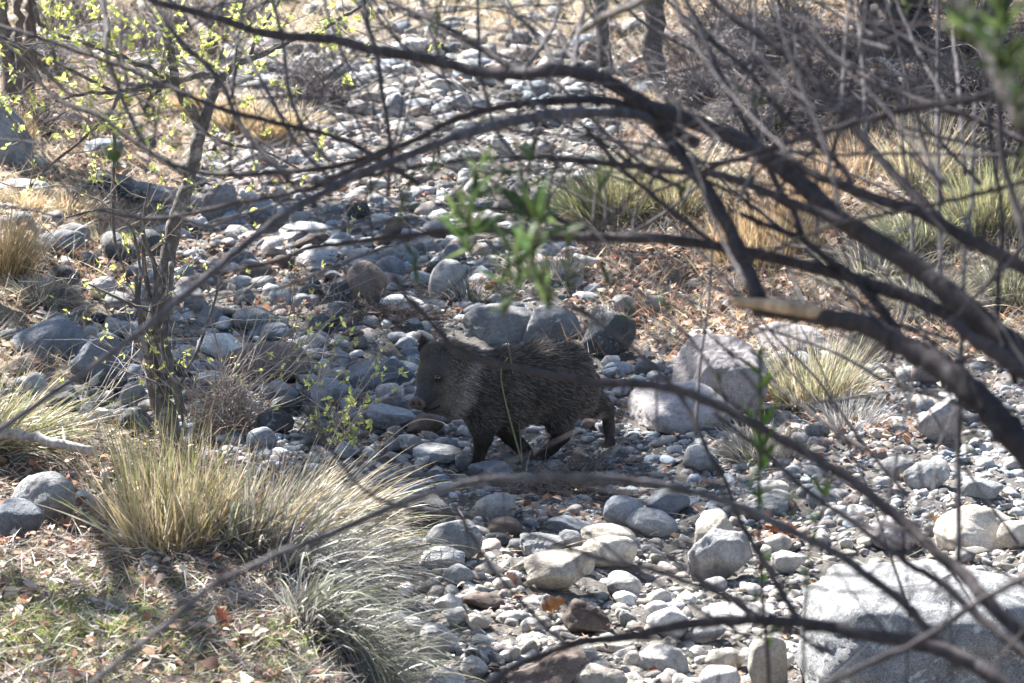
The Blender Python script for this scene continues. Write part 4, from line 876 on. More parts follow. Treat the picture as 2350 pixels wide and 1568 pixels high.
# ------------------------------------------------------------------ woody things
def grow(T, LB, p, d, L, r, depth, wig=.18, up=.1, k=6, col=(.1, .09, .08), lf=None, nsub=4, spread=.9, n=9):
    """recursive twig; T tubes, LB leaf bag, lf=(prob per node, leaf length, width, colours, per cluster)"""
    pts = [np.array(p, float)]; d = unit(np.array(d, float)); st = L/(n-1)
    for i in range(n-1):
        d = unit(d+rng.normal(size=3)*wig+np.array([0, 0, up*.25])); pts.append(pts[-1]+d*st)
    Q = np.array(pts); rr = np.linspace(r, r*.35, n); T.add(Q, rr, k, col, .05 if r > .004 else 0, cap=r > .004)
    if lf and depth <= lf[5]:
        for i in range(2, n):
            if rng.random() < lf[0]: leaf_cluster(LB, Q[i], unit(Q[i]-Q[i-1]), lf)
    if depth > 0:
        for _ in range(nsub):
            i = int(rng.integers(2, n-1)); dd = unit(unit(Q[i]-Q[i-1])+rng.normal(size=3)*spread*.7)
            grow(T, LB, Q[i], dd, L*rng.uniform(.3, .62), rr[i]*.6, depth-1, wig*1.1, up, max(3, k-1), col, lf, nsub, spread, max(5, n-2))
    return Q
def leaf_cluster(LB, p, ax, lf):
    m = int(lf[4]*rng.uniform(.6, 1.4))+1; d = unit(ax[None]*.6+rng.normal(size=(m, 3))*.75)
    L = lf[1]*rng.uniform(.5, 1.25, m); V, F4, F3, C = leaves(np.tile(p, (m, 1))+rng.normal(size=(m, 3))*.002, d, L, L*lf[2], pick(lf[3], m, .15), .2, .12)
    LB.add(V, F4, C, F3)
YG = [(.66, .68, .20), (.58, .62, .16), (.76, .76, .34), (.48, .54, .14)]
# ---- small tree on the near bank
def small_tree():
    base, d0 = G(412, 1085); root = empty('small_tree', base)
    tag(root, 'small grey barked tree with tiny yellow green spring leaves on the near left bank', 'tree'); off = -base
    def px(pts, dz=0, nn=None, w=None):
        P3 = [W(a[0], a[1], d0+(a[2] if len(a) > 2 else 0)) for a in pts]; return spline(P3, nn or len(pts)*5)+off
    def tube(name, pts, w0, w1, mat=BARK_GREY, parent=root, k=12, jit=.05, flare=False):
        Q = px(pts); n = len(Q); w = np.linspace(w0, w1, n)
        if flare: w = w*(1+.55*np.exp(-np.arange(n)/2.5))
        Q = Q+rng.normal(size=Q.shape)*.0025*(w0 > 12); T = Tubes(); T.add(Q, w/2/FPX*d0, k, (.15, .13, .12), jit); return mobj(name, T.mesh(name, mat), parent), Q
    tr, Qt = tube('trunk', [(418, 1110), (400, 1030), (385, 960), (362, 900), (353, 850), (347, 784), (362, 710), (388, 575), (404, 500), (425, 440), (443, 370), (462, 300), (488, 215), (510, 175)], 52, 24, k=16, flare=True)
    limbs = []
    specs = [([(510, 178), (540, 145), (590, 130, .1), (650, 100, .2), (725, 75, .3), (790, 38, .4), (850, 0, .5), (930, -50, .6)], 20, 5),
             ([(462, 305), (450, 272), (415, 215, -.1), (400, 170, -.1), (390, 110, -.12), (380, 72, -.15)], 26, 17),
             ([(505, 178), (460, 172, -.05), (400, 190, -.1), (330, 202, -.15), (260, 212, -.2), (200, 214, -.2), (130, 232, -.25)], 17, 6),
             ([(575, 128, .1), (588, 85, .1), (618, 38, .15), (645, -5, .2), (670, -50, .2)], 9, 6),
             ([(400, 184, -.1), (372, 195, -.1), (345, 230, -.12), (330, 252, -.12)], 16, 12),
             ([(385, 178, -.1), (300, 140, -.1), (200, 100, -.1), (110, 70, -.1), (82, 30, -.1), (70, -20, -.1)], 14, 5),
             ([(262, 212, -.2), (180, 170, -.25), (100, 130, -.3), (20, 92, -.3), (-60, 60, -.3)], 9, 5),
             ([(275, 212, -.2), (250, 262, -.2), (190, 320, -.25), (110, 385, -.3), (60, 440, -.3)], 9, 5),
             ([(235, 270, -.2), (262, 310, -.15), (260, 420, -.1), (262, 540, -.1), (285, 620, -.05), (300, 660, 0)], 8, 6),
             ([(345, 420, -.1), (330, 500, -.05), (330, 600, 0), (345, 690, 0)], 6, 12),
             ([(232, 268, -.2), (150, 235, -.2), (98, 195, -.2), (70, 130, -.2), (20, 100, -.2)], 8, 5),
             ([(320, 490, -.1), (335, 560, -.05), (355, 610, 0), (360, 680, 0)], 9, 12),
             ([(462, 300, 0), (520, 330, .1), (600, 345, .2), (690, 390, .3)], 9, 4),
             ([(365, 720, 0), (300, 700, -.1), (220, 660, -.15), (160, 640, -.2), (90, 660, -.2)], 6, 3),
             ([(352, 800, 0), (320, 700, -.1), (322, 620, -.1), (300, 520, -.1), (250, 480, -.15), (150, 500, -.2)], 9, 4),
             ([(372, 905, 0), (330, 790, -.08), (318, 700, -.1), (310, 630, -.12)], 16, 8),
             ([(420, 950, -.05), (395, 860, -.06), (378, 780, -.06), (385, 690, -.05), (395, 600, -.05)], 22, 12),
             ([(425, 1000, .05), (415, 890, .05), (455, 800, .08), (490, 700, .1), (505, 640, .1)], 8, 6)]
    for pts, w0, w1 in specs: o, Q = tube('branch', pts, w0, w1); limbs.append((o, Q, w0))
    lf = (.36, .026, .5, YG, 4, 1)
    for o, Q, w0 in limbs:
        T = Tubes(); LB = Bag(); nt_ = max(6, int(len(Q)*.36)); hi = Q[:, 2].mean() > .95
        for _ in range(nt_):
            i = int(rng.integers(2, len(Q))); a = rng.normal(size=3)*np.array([1, .45, 1])+np.array([0, 0, .2])
            grow(T, LB, Q[i], a, rng.uniform(.12, .42), rng.uniform(.0016, .0032), 1, .16, .1, 4, (.22, .19, .17), lf if hi else (.10, .020, .45, YG, 3, 1), 2, .9, 8)
        tw = mobj('twigs', T.mesh('twigs', TWIGM), o)
        if LB.V: mobj('leaves', LB.mesh('leaves', LEAFM), o)
small_tree()
def shoot_bush(u, v, n, label, specs=None, L=(.3, .7), lean=.3, lf=None, col=(.34, .29, .25), name='shrub', r0=.004, hw=.06, group=None, sub=1, cat='shrub', upk=1.0):
    p, d = G(u, v); root = empty(name, p); tag(root, label, cat, group); T = Tubes(); LB = Bag()
    for i in range(n):
        b = np.array([rng.normal()*hw, rng.normal()*hw, 0]); b[2] = T1(p[0]+b[0], p[1]+b[1])-p[2]-.01
        grow(T, LB, b, np.array([rng.normal()*.5+lean, rng.normal()*.4, upk]), rng.uniform(*L), r0*rng.uniform(.6, 1.2), sub, .09, .0, 5, tuple(np.array(col)*rng.uniform(.6, 1.25)), lf, 3, .7, 10)
    mobj('stems', T.mesh('stems', TWIGM), root)
    if LB.V: mobj('leaves', LB.mesh('leaves', LEAFM), root)
LY = (.28, .022, .5, YG, 3, 1)
shoot_bush(500, 960, 16, 'shrub of pale bare twigs with a few yellow green buds right of the small tree', L=(.45, .85), lean=.55, lf=(.10, .02, .5, YG, 3, 1), upk=.8)
shoot_bush(560, 900, 10, 'thin pale twigs leaning right over the large brown boulder', L=(.5, .9), lean=.9, lf=(.14, .022, .5, YG, 3, 1), upk=.7)
shoot_bush(740, 1010, 10, 'low leafy twigs with yellow green leaves left of the snout', L=(.25, .55), lean=.5, lf=(.16, .026, .5, YG, 3, 1))
shoot_bush(790, 1040, 8, 'debris caught twigs with yellow green leaves beside the dead stick', L=(.15, .35), lean=.2, lf=(.22, .026, .5, YG, 3, 1))
shoot_bush(150, 1010, 5, 'bare thorny twig leaning over the black creek stones', L=(.4, .7), lean=.8, upk=.55)
# ---- foreground: dark-limbed shrub rooted outside the right edge
BR_ = [ # points in the picture, width start, width end, depth start, depth end, joins stem?
([(300, -30), (360, 5), (500, 42), (620, 80), (760, 90), (860, 115), (1000, 140), (1100, 165), (1200, 170), (1300, 163), (1400, 190), (1480, 240), (1560, 268), (1700, 325), (1780, 375), (1850, 430), (1920, 498), (2000, 548), (2100, 612), (2200, 690), (2300, 770), (2420, 870)], 12, 50, 6.6, 5.4, 1),
([(-60, 45), (0, 60), (75, 82), (200, 125), (300, 160), (375, 195), (450, 228), (525, 255), (625, 280), (784, 320), (880, 372), (960, 420)], 8, 13, 6.8, 6.2, 0),
([(-50, 60), (30, 115), (100, 200), (150, 240), (235, 270), (300, 320), (375, 365), (435, 390), (525, 402), (650, 396), (784, 380), (900, 340)], 5, 12, 6.8, 6.3, 0),
([(-90, 1030), (0, 985), (170, 870), (310, 770), (420, 680), (530, 590), (640, 500), (720, 455), (800, 410), (900, 370), (1009, 328), (1084, 303), (1184, 278), (1284, 263), (1434, 260), (1520, 285), (1600, 330)], 12, 24, 5.4, 6.0, 0),
([(700, 440), (800, 392), (900, 345), (974, 312), (1009, 290), (1084, 260), (1184, 240), (1284, 230), (1384, 230), (1470, 250)], 10, 20, 6.2, 6.0, 0),
([(1480, 240), (1520, 300), (1570, 365), (1620, 430), (1660, 500), (1690, 560), (1715, 620), (1745, 690)], 24, 34, 6.0, 5.7, 0),
([(600, 420), (784, 415), (900, 392), (1034, 373), (1084, 365), (1184, 360), (1284, 365), (1384, 375), (1484, 385), (1568, 395), (1643, 400), (1718, 425), (1793, 455), (1868, 485), (1940, 515)], 6, 22, 6.1, 5.6, 0),
([(430, 640), (640, 600), (700, 572), (784, 560), (900, 545), (1000, 535), (1100, 528), (1200, 535), (1300, 543), (1400, 545), (1568, 555), (1693, 575), (1768, 590), (1868, 615), (1943, 635), (2018, 660), (2093, 685), (2168, 720), (2268, 770), (2420, 880)], 7, 34, 6.4, 5.5, 1),
([(1735, 712), (1790, 716), (1868, 726), (1918, 733), (1993, 750), (2068, 790), (2143, 830), (2208, 880), (2268, 935), (2318, 995), (2420, 1100)], 27, 66, 5.7, 5.3, 1),
([(1700, 492), (1768, 520), (1833, 545), (1893, 590), (1943, 625), (1993, 675), (2028, 715), (2070, 785)], 10, 22, 5.9, 5.6, 0),
([(1793, 350), (1868, 400), (1938, 425), (2018, 460), (2093, 480), (2158, 515), (2233, 555), (2293, 585), (2420, 650)], 18, 32, 5.6, 5.3, 1),
([(1540, -30), (1568, 50), (1618, 100), (1668, 200), (1708, 280), (1743, 340), (1783, 425), (1818, 480), (1840, 540)], 10, 15, 6.3, 5.8, 0),
([(1560, -40), (1573, 0), (1633, 90), (1718, 165), (1778, 240), (1833, 295), (1888, 340), (1938, 390), (1955, 430)], 9, 15, 6.2, 5.7, 0),
([(1600, -40), (1643, 10), (1718, 65), (1793, 115), (1868, 185), (1918, 240), (1968, 300), (2008, 350), (2048, 395), (2118, 465), (2163, 510)], 12, 22, 6.0, 5.5, 0),
([(1770, -30), (1803, 30), (1848, 85), (1943, 150), (2018, 195), (2093, 225), (2158, 245), (2300, 300), (2420, 360)], 9, 14, 6.2, 5.6, 1),
([(1500, 440), (1568, 415), (1643, 380), (1743, 350), (1868, 310), (1993, 275), (2118, 245), (2218, 230), (2420, 200)], 8, 18, 5.6, 5.2, 1),
([(1783, 345), (1918, 355), (2068, 352), (2218, 355), (2420, 355)], 6, 8, 5.8, 5.4, 1),
([(1640, 640), (1698, 610), (1893, 525), (2018, 495), (2143, 470), (2243, 445), (2420, 400)], 6, 11, 5.5, 5.2, 1),
([(2150, -60), (2200, 0), (2265, 100), (2300, 180), (2345, 260), (2430, 380)], 34, 58, 4.6, 4.4, 1),
([(2285, 120), (2300, 350), (2330, 470), (2350, 540), (2400, 640)], 12, 20, 4.9, 4.8, 1),
([(2152, -40), (2152, 200), (2150, 300), (2156, 480), (2160, 690)], 7, 10, 6.6, 6.3, 0),
([(1960, -40), (1945, 40), (1935, 200), (1932, 300)], 8, 9, 6.4, 6.0, 0),
([(1966, -40), (1975, 100), (1985, 250), (1990, 350)], 8, 10, 6.4, 6.0, 0),
([(2185, 60), (2200, 200), (2215, 400)], 8, 8, 6.3, 6.0, 0),
([(2258, 120), (2275, 330), (2300, 500), (2290, 720), (2330, 880)], 9, 13, 5.6, 5.4, 0),
([(2238, 220), (2230, 450), (2213, 600), (2208, 780), (2200, 950), (2200, 1300)], 9, 13, 5.8, 5.3, 0),
([(900, 640), (940, 690), (1000, 752), (1040, 802), (1060, 815), (1134, 834), (1284, 864), (1384, 879), (1484, 884), (1568, 899), (1668, 939), (1768, 994), (1868, 1049), (1943, 1094), (2018, 1154), (2093, 1214), (2143, 1264), (2218, 1324), (2268, 1384), (2420, 1520)], 9, 30, 5.8, 5.0, 1),
([(1640, 950), (1783, 1064), (1848, 1124), (1943, 1189), (2018, 1244), (2093, 1299), (2168, 1344), (2243, 1414), (2318, 1474), (2420, 1560)], 8, 20, 5.5, 5.0, 1),
([(150, 1640), (215, 1568), (300, 1498), (400, 1420), (480, 1350), (600, 1290), (700, 1248), (784, 1215), (909, 1159), (1000, 1129), (1100, 1105), (1200, 1096), (1350, 1095), (1450, 1104), (1568, 1124), (1668, 1154), (1768, 1194), (1868, 1244), (1943, 1284), (1993, 1324), (2068, 1379), (2118, 1434), (2200, 1530)], 12, 20, 4.8, 5.2, 0),
([(1060, 1600), (1124, 1568), (1184, 1529), (1284, 1489), (1334, 1474), (1459, 1459), (1568, 1434), (1718, 1424), (1843, 1429), (1968, 1454), (2068, 1469), (2168, 1494), (2243, 1529), (2293, 1568), (2420, 1680)], 12, 36, 5.2, 4.9, 1),
([(1310, 1484), (1400, 1472), (1568, 1464), (1718, 1454), (1850, 1446), (1960, 1452)], 5, 9, 5.3, 5.0, 0),
([(1290, 690), (1340, 715), (1440, 790), (1520, 862), (1568, 919), (1598, 974), (1623, 1034), (1663, 1104), (1693, 1184), (1728, 1249), (1768, 1314), (1808, 1384), (1833, 1424)], 6, 18, 5.8, 5.1, 0),
([(680, 860), (740, 1000), (784, 1064), (834, 1124), (909, 1159), (1059, 1184), (1184, 1214), (1284, 1249), (1384, 1284), (1484, 1304), (1568, 1334), (1643, 1359), (1718, 1409), (1738, 1426)], 5, 13, 5.6, 5.0, 0),
([(1035, 1150), (1049, 1174), (1094, 1249), (1144, 1324), (1209, 1394), (1264, 1449), (1309, 1486)], 7, 12, 5.4, 5.1, 0),
([(2450, 1290), (2350, 1329), (2243, 1384), (2118, 1469), (1993, 1524), (1860, 1590)], 16, 12, 4.5, 4.6, 0),
([(2400, 880), (2350, 850), (2293, 814), (2243, 784), (2180, 735)], 50, 22, 5.2, 5.4, 0),
([(2420, 480), (2300, 620), (2220, 700), (2170, 750)], 12, 5, 5.2, 5.3, 0),
([(1740, 120), (1700, 200), (1650, 300), (1600, 400), (1560, 480)], 7, 5, 6.6, 6.4, 0),
([(1200, 165), (1240, 110), (1270, 60), (1290, -20)], 13, 6, 6.2, 6.4, 0),
([(1320, 160), (1325, 90), (1340, 20), (1350, -30)], 13, 6, 6.2, 6.4, 0),
([(1280, 165), (1240, 90), (1180, 30), (1120, -30)], 16, 7, 6.2, 6.5, 0),
([(1330, 150), (1290, 105), (1240, 60), (1200, 0)], 12, 6, 6.2, 6.5, 0),
([(1195, 165), (1100, 110), (1020, 60), (940, 25), (840, -20)], 15, 9, 6.2, 6.6, 0),
([(830, -20), (845, 60), (865, 130), (880, 230), (895, 330), (890, 450)], 12, 8, 6.6, 6.4, 0),
([(960, -20), (985, 60), (1010, 150), (1060, 250), (1110, 270)], 8, 5, 6.6, 6.4, 0),
([(740, -20), (760, 60), (800, 150), (850, 220), (870, 300)], 7, 4, 6.7, 6.5, 0),
([(1095, -20), (1100, 120), (1110, 200), (1140, 300), (1200, 380)], 8, 6, 6.4, 6.2, 0),
([(340, -20), (410, 90), (500, 180), (560, 300), (650, 400), (720, 470)], 10, 10, 6.9, 6.3, 0),
([(480, 0), (560, 120), (620, 220), (680, 330), (760, 410)], 9, 8, 6.8, 6.4, 0),
([(230, -20), (245, 60), (250, 140), (330, 330), (420, 400)], 12, 6, 6.8, 6.5, 0),
([(620, -20), (650, 100), (665, 220), (720, 330), (800, 400)], 8, 8, 6.7, 6.4, 0),
([(90, 215), (250, 260), (470, 250), (600, 225), (740, 225)], 4, 6, 6.9, 6.5, 0),
([(220, 480), (330, 500), (440, 490), (520, 470), (640, 450), (760, 420)], 8, 9, 6.5, 6.2, 0),
([(400, 490), (470, 520), (560, 500), (680, 530), (800, 520), (960, 500)], 6, 7, 6.4, 6.2, 0),
([(1000, 470), (1150, 480), (1270, 500), (1350, 535), (1420, 545)], 7, 12, 6.2, 6.0, 0),
([(1540, 380), (1450, 450), (1380, 520), (1340, 545)], 6, 5, 5.9, 6.0, 0),
([(1330, 280), (1420, 380), (1500, 450), (1560, 500), (1650, 570)], 9, 12, 6.0, 5.8, 0),
([(170, 700), (340, 690), (470, 680), (640, 660), (800, 600), (960, 540)], 6, 8, 6.0, 6.2, 0),
([(76, 112), (90, 150), (130, 190), (165, 222)], 7, 11, 5.6, 5.8, 0),
([(243, 118), (250, 160), (280, 190), (320, 197), (375, 194)], 8, 10, 5.7, 5.9, 0),
([(1330, 75), (1390, 38), (1450, 14), (1530, -30)], 16, 20, 5.0, 4.8, 0),
([(612, 372), (650, 395), (668, 402)], 7, 8, 5.6, 5.6, 0),
([(1030, 380), (1050, 470), (1085, 540), (1130, 600), (1230, 680), (1340, 722), (1450, 795)], 3, 8, 4.9, 5.2, 0),
([(1198, 370), (1205, 500), (1215, 590), (1260, 660), (1330, 715)], 3, 6, 4.8, 5.0, 0),
]
PALE_ = {25, 20, 21, 22, 23}; NB0 = len(BR_)
for _k in range(100):                         # finer wands of the same shrub, arching up to the left
    _u = random.uniform(1500, 2420); _v = random.uniform(300, 1500) if _k % 3 else random.uniform(-20, 500); _a = R(random.gauss(148 if _k % 4 else 100, 18)); _L = random.uniform(300, 900); _p = [(_u, _v)]
    for _j in range(5): _a += random.gauss(.03, .12); _p.append((_p[-1][0]+math.cos(_a)*_L/5, _p[-1][1]-math.sin(_a)*_L/5))
    if any(880 < x < 1470 and 690 < y < 1100 for x, y in _p): continue
    _d = random.uniform(4.9, 7.2); BR_.append((_p[::-1], random.uniform(2, 4), random.uniform(5, 10), _d+.3, _d, 0))
for _k in range(130):
    _u = random.uniform(100, 1500); _v = random.uniform(-20, 560); _a = R(random.gauss(150 if _k % 3 else 60, 30)); _L = random.uniform(200, 600); _p = [(_u, _v)]
    for _j in range(5): _a += random.gauss(.02, .16); _p.append((_p[-1][0]+math.cos(_a)*_L/5, _p[-1][1]-math.sin(_a)*_L/5))
    if any(880 < x < 1470 and 690 < y < 1100 for x, y in _p): continue
    _d = random.uniform(6.0, 7.6); BR_.append((_p[::-1], random.uniform(1.5, 3), random.uniform(3, 6), _d+.2, _d, 0))
def foreground():
    stem = W(2640, 1060, 5.1); gb = T1(stem[0], stem[1]); root = empty('arching_shrub', (stem[0], stem[1], gb))
    tag(root, 'dark limbed leafless shrub arching across the whole view from the right, out of focus', 'shrub'); off = -np.array([stem[0], stem[1], gb])
    T = Tubes(); top = W(2640, 200, 5.1); T.add(spline([np.array([stem[0]+.1, stem[1], gb-.1]), stem, top, top+np.array([-.1, .1, .5]), top+np.array([-.4, .2, 1.3])], 26)+off, np.linspace(.075, .008, 26), 14, (.05, .04, .04), .05)
    mobj('trunk', T.mesh('trunk', BARK_DARK), root)
    lw = (.5, .05, .16, [(.05, .08, .028), (.075, .12, .035), (.035, .055, .022), (.13, .18, .06), (.055, .085, .035)], 4, 1)
    REST = []
    for bi, (pts, w0, w1, d0, d1, jn) in enumerate(BR_):
        n = len(pts)*5; D = np.linspace(d0, d1, len(pts))
        P3 = [W(u, v, dd) for (u, v), dd in zip(pts, D)]; w = np.linspace(w0, w1, n)**1.0
        rad = w*1.12/2/FPX*np.linspace(d0, d1, n)
        if jn:
            e = P3[-1]; zt = e[2]*.75+stem[2]*.25; tgt = np.array([stem[0], stem[1], max(gb+.2, e[2]-.25)]); P3 += [e*.4+tgt*.6+np.array([0, 0, .05]), tgt]; n2 = 10
            Q = np.vstack([spline(P3[:-2], n), spline([P3[-3], P3[-2], P3[-1]], n2)[1:]]); rad = np.concatenate([rad, np.full(n2-1, rad[-1])])
        else: Q = spline(P3, n)
        Q = Q+off+np.cumsum(rng.normal(size=Q.shape)*.0006, 0)*0+rng.normal(size=Q.shape)*.0007
        Q0 = Q; T = Tubes(); rad = rad*(1+.07*np.sin(np.arange(len(rad))*1.7+bi)+.07*rng.normal(size=len(rad))*(rng.random(len(rad)) < .35)); T.add(Q, rad, 12 if w1 > 18 else 8, (.05, .04, .04), .03)
        # knots and small side twigs are part of the limb
        lng = len(Q)
        for _ in range(int(lng*(.10 if bi not in PALE_ else .03))):
            i = int(rng.integers(2, lng-2)); a = rng.normal(size=3)*np.array([1, .5, 1]); a[2] += .25
            grow(T, None, Q[i], a, rng.uniform(.06, .32), min(rad[i]*.5, .0026), 2 if bi < NB0 and bi % 3 == 0 else 1, .10, .1, 4, (.06, .05, .05), None, 2, .7, 8)
        lit_limb = NB0-6 <= bi < NB0-2  # twigs in the sun: brighter bark stands in for sunlight
        mat = BARK_GREY if lit_limb else BARK_MID if bi in PALE_ or w1 < 9 else BARK_DARK
        if bi == 3 or bi == 28: mat = BARK_MID
        if bi >= 96:
            REST.append(T); continue
        o = mobj('limb', T.mesh('limb', mat), root)
        if bi == 8:
            a = W(1664, 690, 5.66)+off; b = W(1925, 728, 5.60)+off; t_ = np.linspace(0, 1, 16); Qs = a*(1-t_[:, None])+b*t_[:, None]+np.array([0, 0, .0028])*np.sin(t_*3.1)[:, None]
            prof = np.interp(t_, [0, .12, .5, .8, 1], [.0015, .0075, .0115, .0118, .004]); Ts = Tubes(); Ts.add(Qs-np.array([0, .0055, -.002]), prof, 14, (.3, .2, .1), .05)
            mobj('split_end', Ts.mesh('split_end', WOOD), o)
    A = Tubes()
    for T in REST:
        A.V += T.V; A.C += T.C; A.F += [x+A.n for x in T.F]; A.T = getattr(A, 'T', [])+[x+A.n for x in getattr(T, 'T', [])]; A.n += T.n
    tag(mobj('fine_branches', A.mesh('fine_branches', BARK_MID), root), kind='stuff')
    # green willow-like leaf sprays
    SPR = [(985, 385, 60, 12, 6.0), (1070, 450, 100, 26, 5.0), (1085, 540, 110, 24, 5.0), (1200, 420, 100, 12, 5.5), (1210, 560, 130, 30, 4.8), (1240, 520, 100, 14, 5.4), (1190, 640, 120, 26, 4.8), (960, 640, 70, 10, 5.8), (1305, 640, 70, 12, 5.6),
           (1380, 655, 60, 8, 5.8), (1260, 680, 100, 18, 4.9), (1135, 640, 90, 12, 5.5), (320, 300, 60, 10, 5.6), (275, 365, 60, 12, 5.4), (420, 320, 50, 8, 5.6), (1575, 475, 60, 10, 5.8), (1740, 240, 60, 10, 6.0), (1715, 225, 50, 6, 6.0),
           (1040, 775, 35, 4, 6.0), (905, 500, 50, 8, 6.0), (840, 440, 50, 8, 6.2), (925, 440, 50, 8, 6.1), (780, 300, 40, 5, 6.2), (1005, 85, 60, 8, 6.2), (1370, 450, 70, 8, 6.2), (2240, 60, 110, 26, 3.8), (2300, 150, 120, 34, 3.7), (2330, 240, 110, 30, 3.7), (2345, 340, 90, 20, 3.8), (2290, 30, 110, 30, 3.7),
           (2200, 850, 60, 8, 5.6), (2225, 1035, 60, 8, 5.4), (1780, 662, 40, 5, 5.6), (1800, 300, 50, 6, 6.0), (2080, 20, 40, 5, 5.6), (1450, 715, 45, 7, 5.9), (1500, 705, 40, 5, 5.9), (1640, 890, 40, 6, 5.8), (1530, 700, 35, 5, 5.9), (1745, 1060, 80, 12, 5.2), (1890, 1110, 60, 9, 5.3), (1830, 1160, 60, 9, 5.3), (1300, 560, 70, 10, 5.2), (1120, 440, 70, 10, 5.3), (1440, 430, 50, 8, 5.8), (1150, 700, 60, 8, 5.3)]
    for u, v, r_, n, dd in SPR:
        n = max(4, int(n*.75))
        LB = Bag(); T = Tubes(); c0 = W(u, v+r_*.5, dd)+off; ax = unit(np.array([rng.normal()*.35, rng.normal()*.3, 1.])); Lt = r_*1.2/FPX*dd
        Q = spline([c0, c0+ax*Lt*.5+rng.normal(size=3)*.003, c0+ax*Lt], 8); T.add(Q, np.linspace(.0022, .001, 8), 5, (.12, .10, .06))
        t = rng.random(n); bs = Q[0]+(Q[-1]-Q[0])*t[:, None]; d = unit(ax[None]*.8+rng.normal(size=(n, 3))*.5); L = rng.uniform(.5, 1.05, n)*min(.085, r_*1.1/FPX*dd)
        V, F4, F3, C = leaves(bs, d, L, L*.14+.001, pick(lw[3], n, .2)*(.6 if u > 2150 else 1), .15, .1); LB.add(V, F4, C, F3)  # rightmost sprays darkened, their shade put into the leaf colour
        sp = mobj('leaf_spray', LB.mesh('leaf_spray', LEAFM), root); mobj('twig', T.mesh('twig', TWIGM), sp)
foreground()
def shoot(pts, w0, w1, dd, leafn, label, top_leaf=True):
    """thin upright willow shoot rooted on the near bank below the frame"""
    P3 = [W(u, v, dd) for u, v in pts]; b = P3[0]; g = T1(b[0], b[1]); foot = np.array([b[0]+.01, b[1]-.02, g-.02])
    root = empty('willow_shoot', foot); tag(root, label, 'shoot', 'thin upright shoots in the foreground')
    Q = spline([foot, foot*.5+b*.5]+P3, 6*(len(P3)+2))-foot; T = Tubes(); T.add(Q, np.linspace(w0, w1, len(Q))/2/FPX*dd, 7, (.07, .055, .045), .02)
    mobj('stem', T.mesh('stem', TWIGM), root)
    if leafn:
        LB = Bag(); i = rng.integers(len(Q)//3, len(Q), leafn); d = unit(rng.normal(size=(leafn, 3))*np.array([.6, .6, .4])+np.array([0, 0, .8])); L = rng.uniform(.025, .06, leafn)
        V, F4, F3, C = leaves(Q[i], d, L, L*.2, pick([(.10, .20, .03), (.14, .27, .04), (.08, .15, .03)], leafn), .15, .1); LB.add(V, F4, C, F3); mobj('leaves', LB.mesh('leaves', LEAFM), root)
shoot([(1765, 1600), (1753, 1409), (1745, 1284), (1740, 1134), (1745, 1000), (1745, 800)], 12, 7, 5.5, 46, 'green leaved willow shoot standing left of the huge granite boulder')
shoot([(1842, 1600), (1848, 1409), (1853, 1309), (1868, 1224), (1890, 1150), (1900, 1060)], 8, 4, 5.6, 14, 'thin dark shoot in front of the left side of the huge granite boulder')
shoot([(1648, 1600), (1645, 1400), (1641, 1264)], 5, 3, 5.6, 0, 'thinnest bare shoot in front of the pale slab')
shoot([(2080, 1600), (2085, 1400), (2075, 1200), (2080, 1000)], 6, 3, 5.4, 0, 'faint bare shoot crossing the middle of the huge granite boulder')
shoot([(2185, 1600), (2180, 1400), (2170, 1250), (2165, 1150)], 6, 3, 5.3, 0, 'bare shoot right of centre on the huge granite boulder')
shoot([(1250, 1600), (1200, 1400), (1160, 1200), (1155, 1090)], 4, 3, 5.8, 0, 'bare straw stalk in front of the grey dome shaped rock')
shoot([(230, 1600), (235, 1380), (245, 1200), (230, 1000), (190, 850)], 6, 3, 6.0, 0, 'pale dry stalk rising before the straw tussock at left')
shoot([(330, 1600), (380, 1480), (460, 1400), (520, 1370)], 7, 3, 5.0, 0, 'dry stalk leaning right across the near bank litter')
def stalk(pts, w, label, col=(.27, .24, .13)):
    b, d = G(*pts[0]); P3 = [b]+[W(u, v, d-.05*(i+1)) for i, (u, v) in enumerate(pts[1:])]; Q = spline(P3, 24)-b; T = Tubes(); T.add(Q, np.linspace(w, w*.5, 24)/2/FPX*d, 5, col)
    tag(mobj('grass_stalk', T.mesh('grass_stalk', GRASSM), loc=b), label, 'grass stalk', 'single grass stalks in front of the javelina')
stalk([(1205, 1085), (1175, 980), (1155, 900), (1150, 850), (1165, 820)], 6, 'yellow grass stalk crossing the belly of the javelina')
stalk([(1200, 1078), (1190, 960), (1178, 860), (1160, 760)], 4, 'thin upright stalk right beside the yellow one before the javelina')
stalk([(800, 1105), (860, 1040), (920, 985), (965, 963), (1010, 968), (1030, 980)], 3.5, 'pale stalk bending over below the chin of the javelina', (.5, .45, .33))
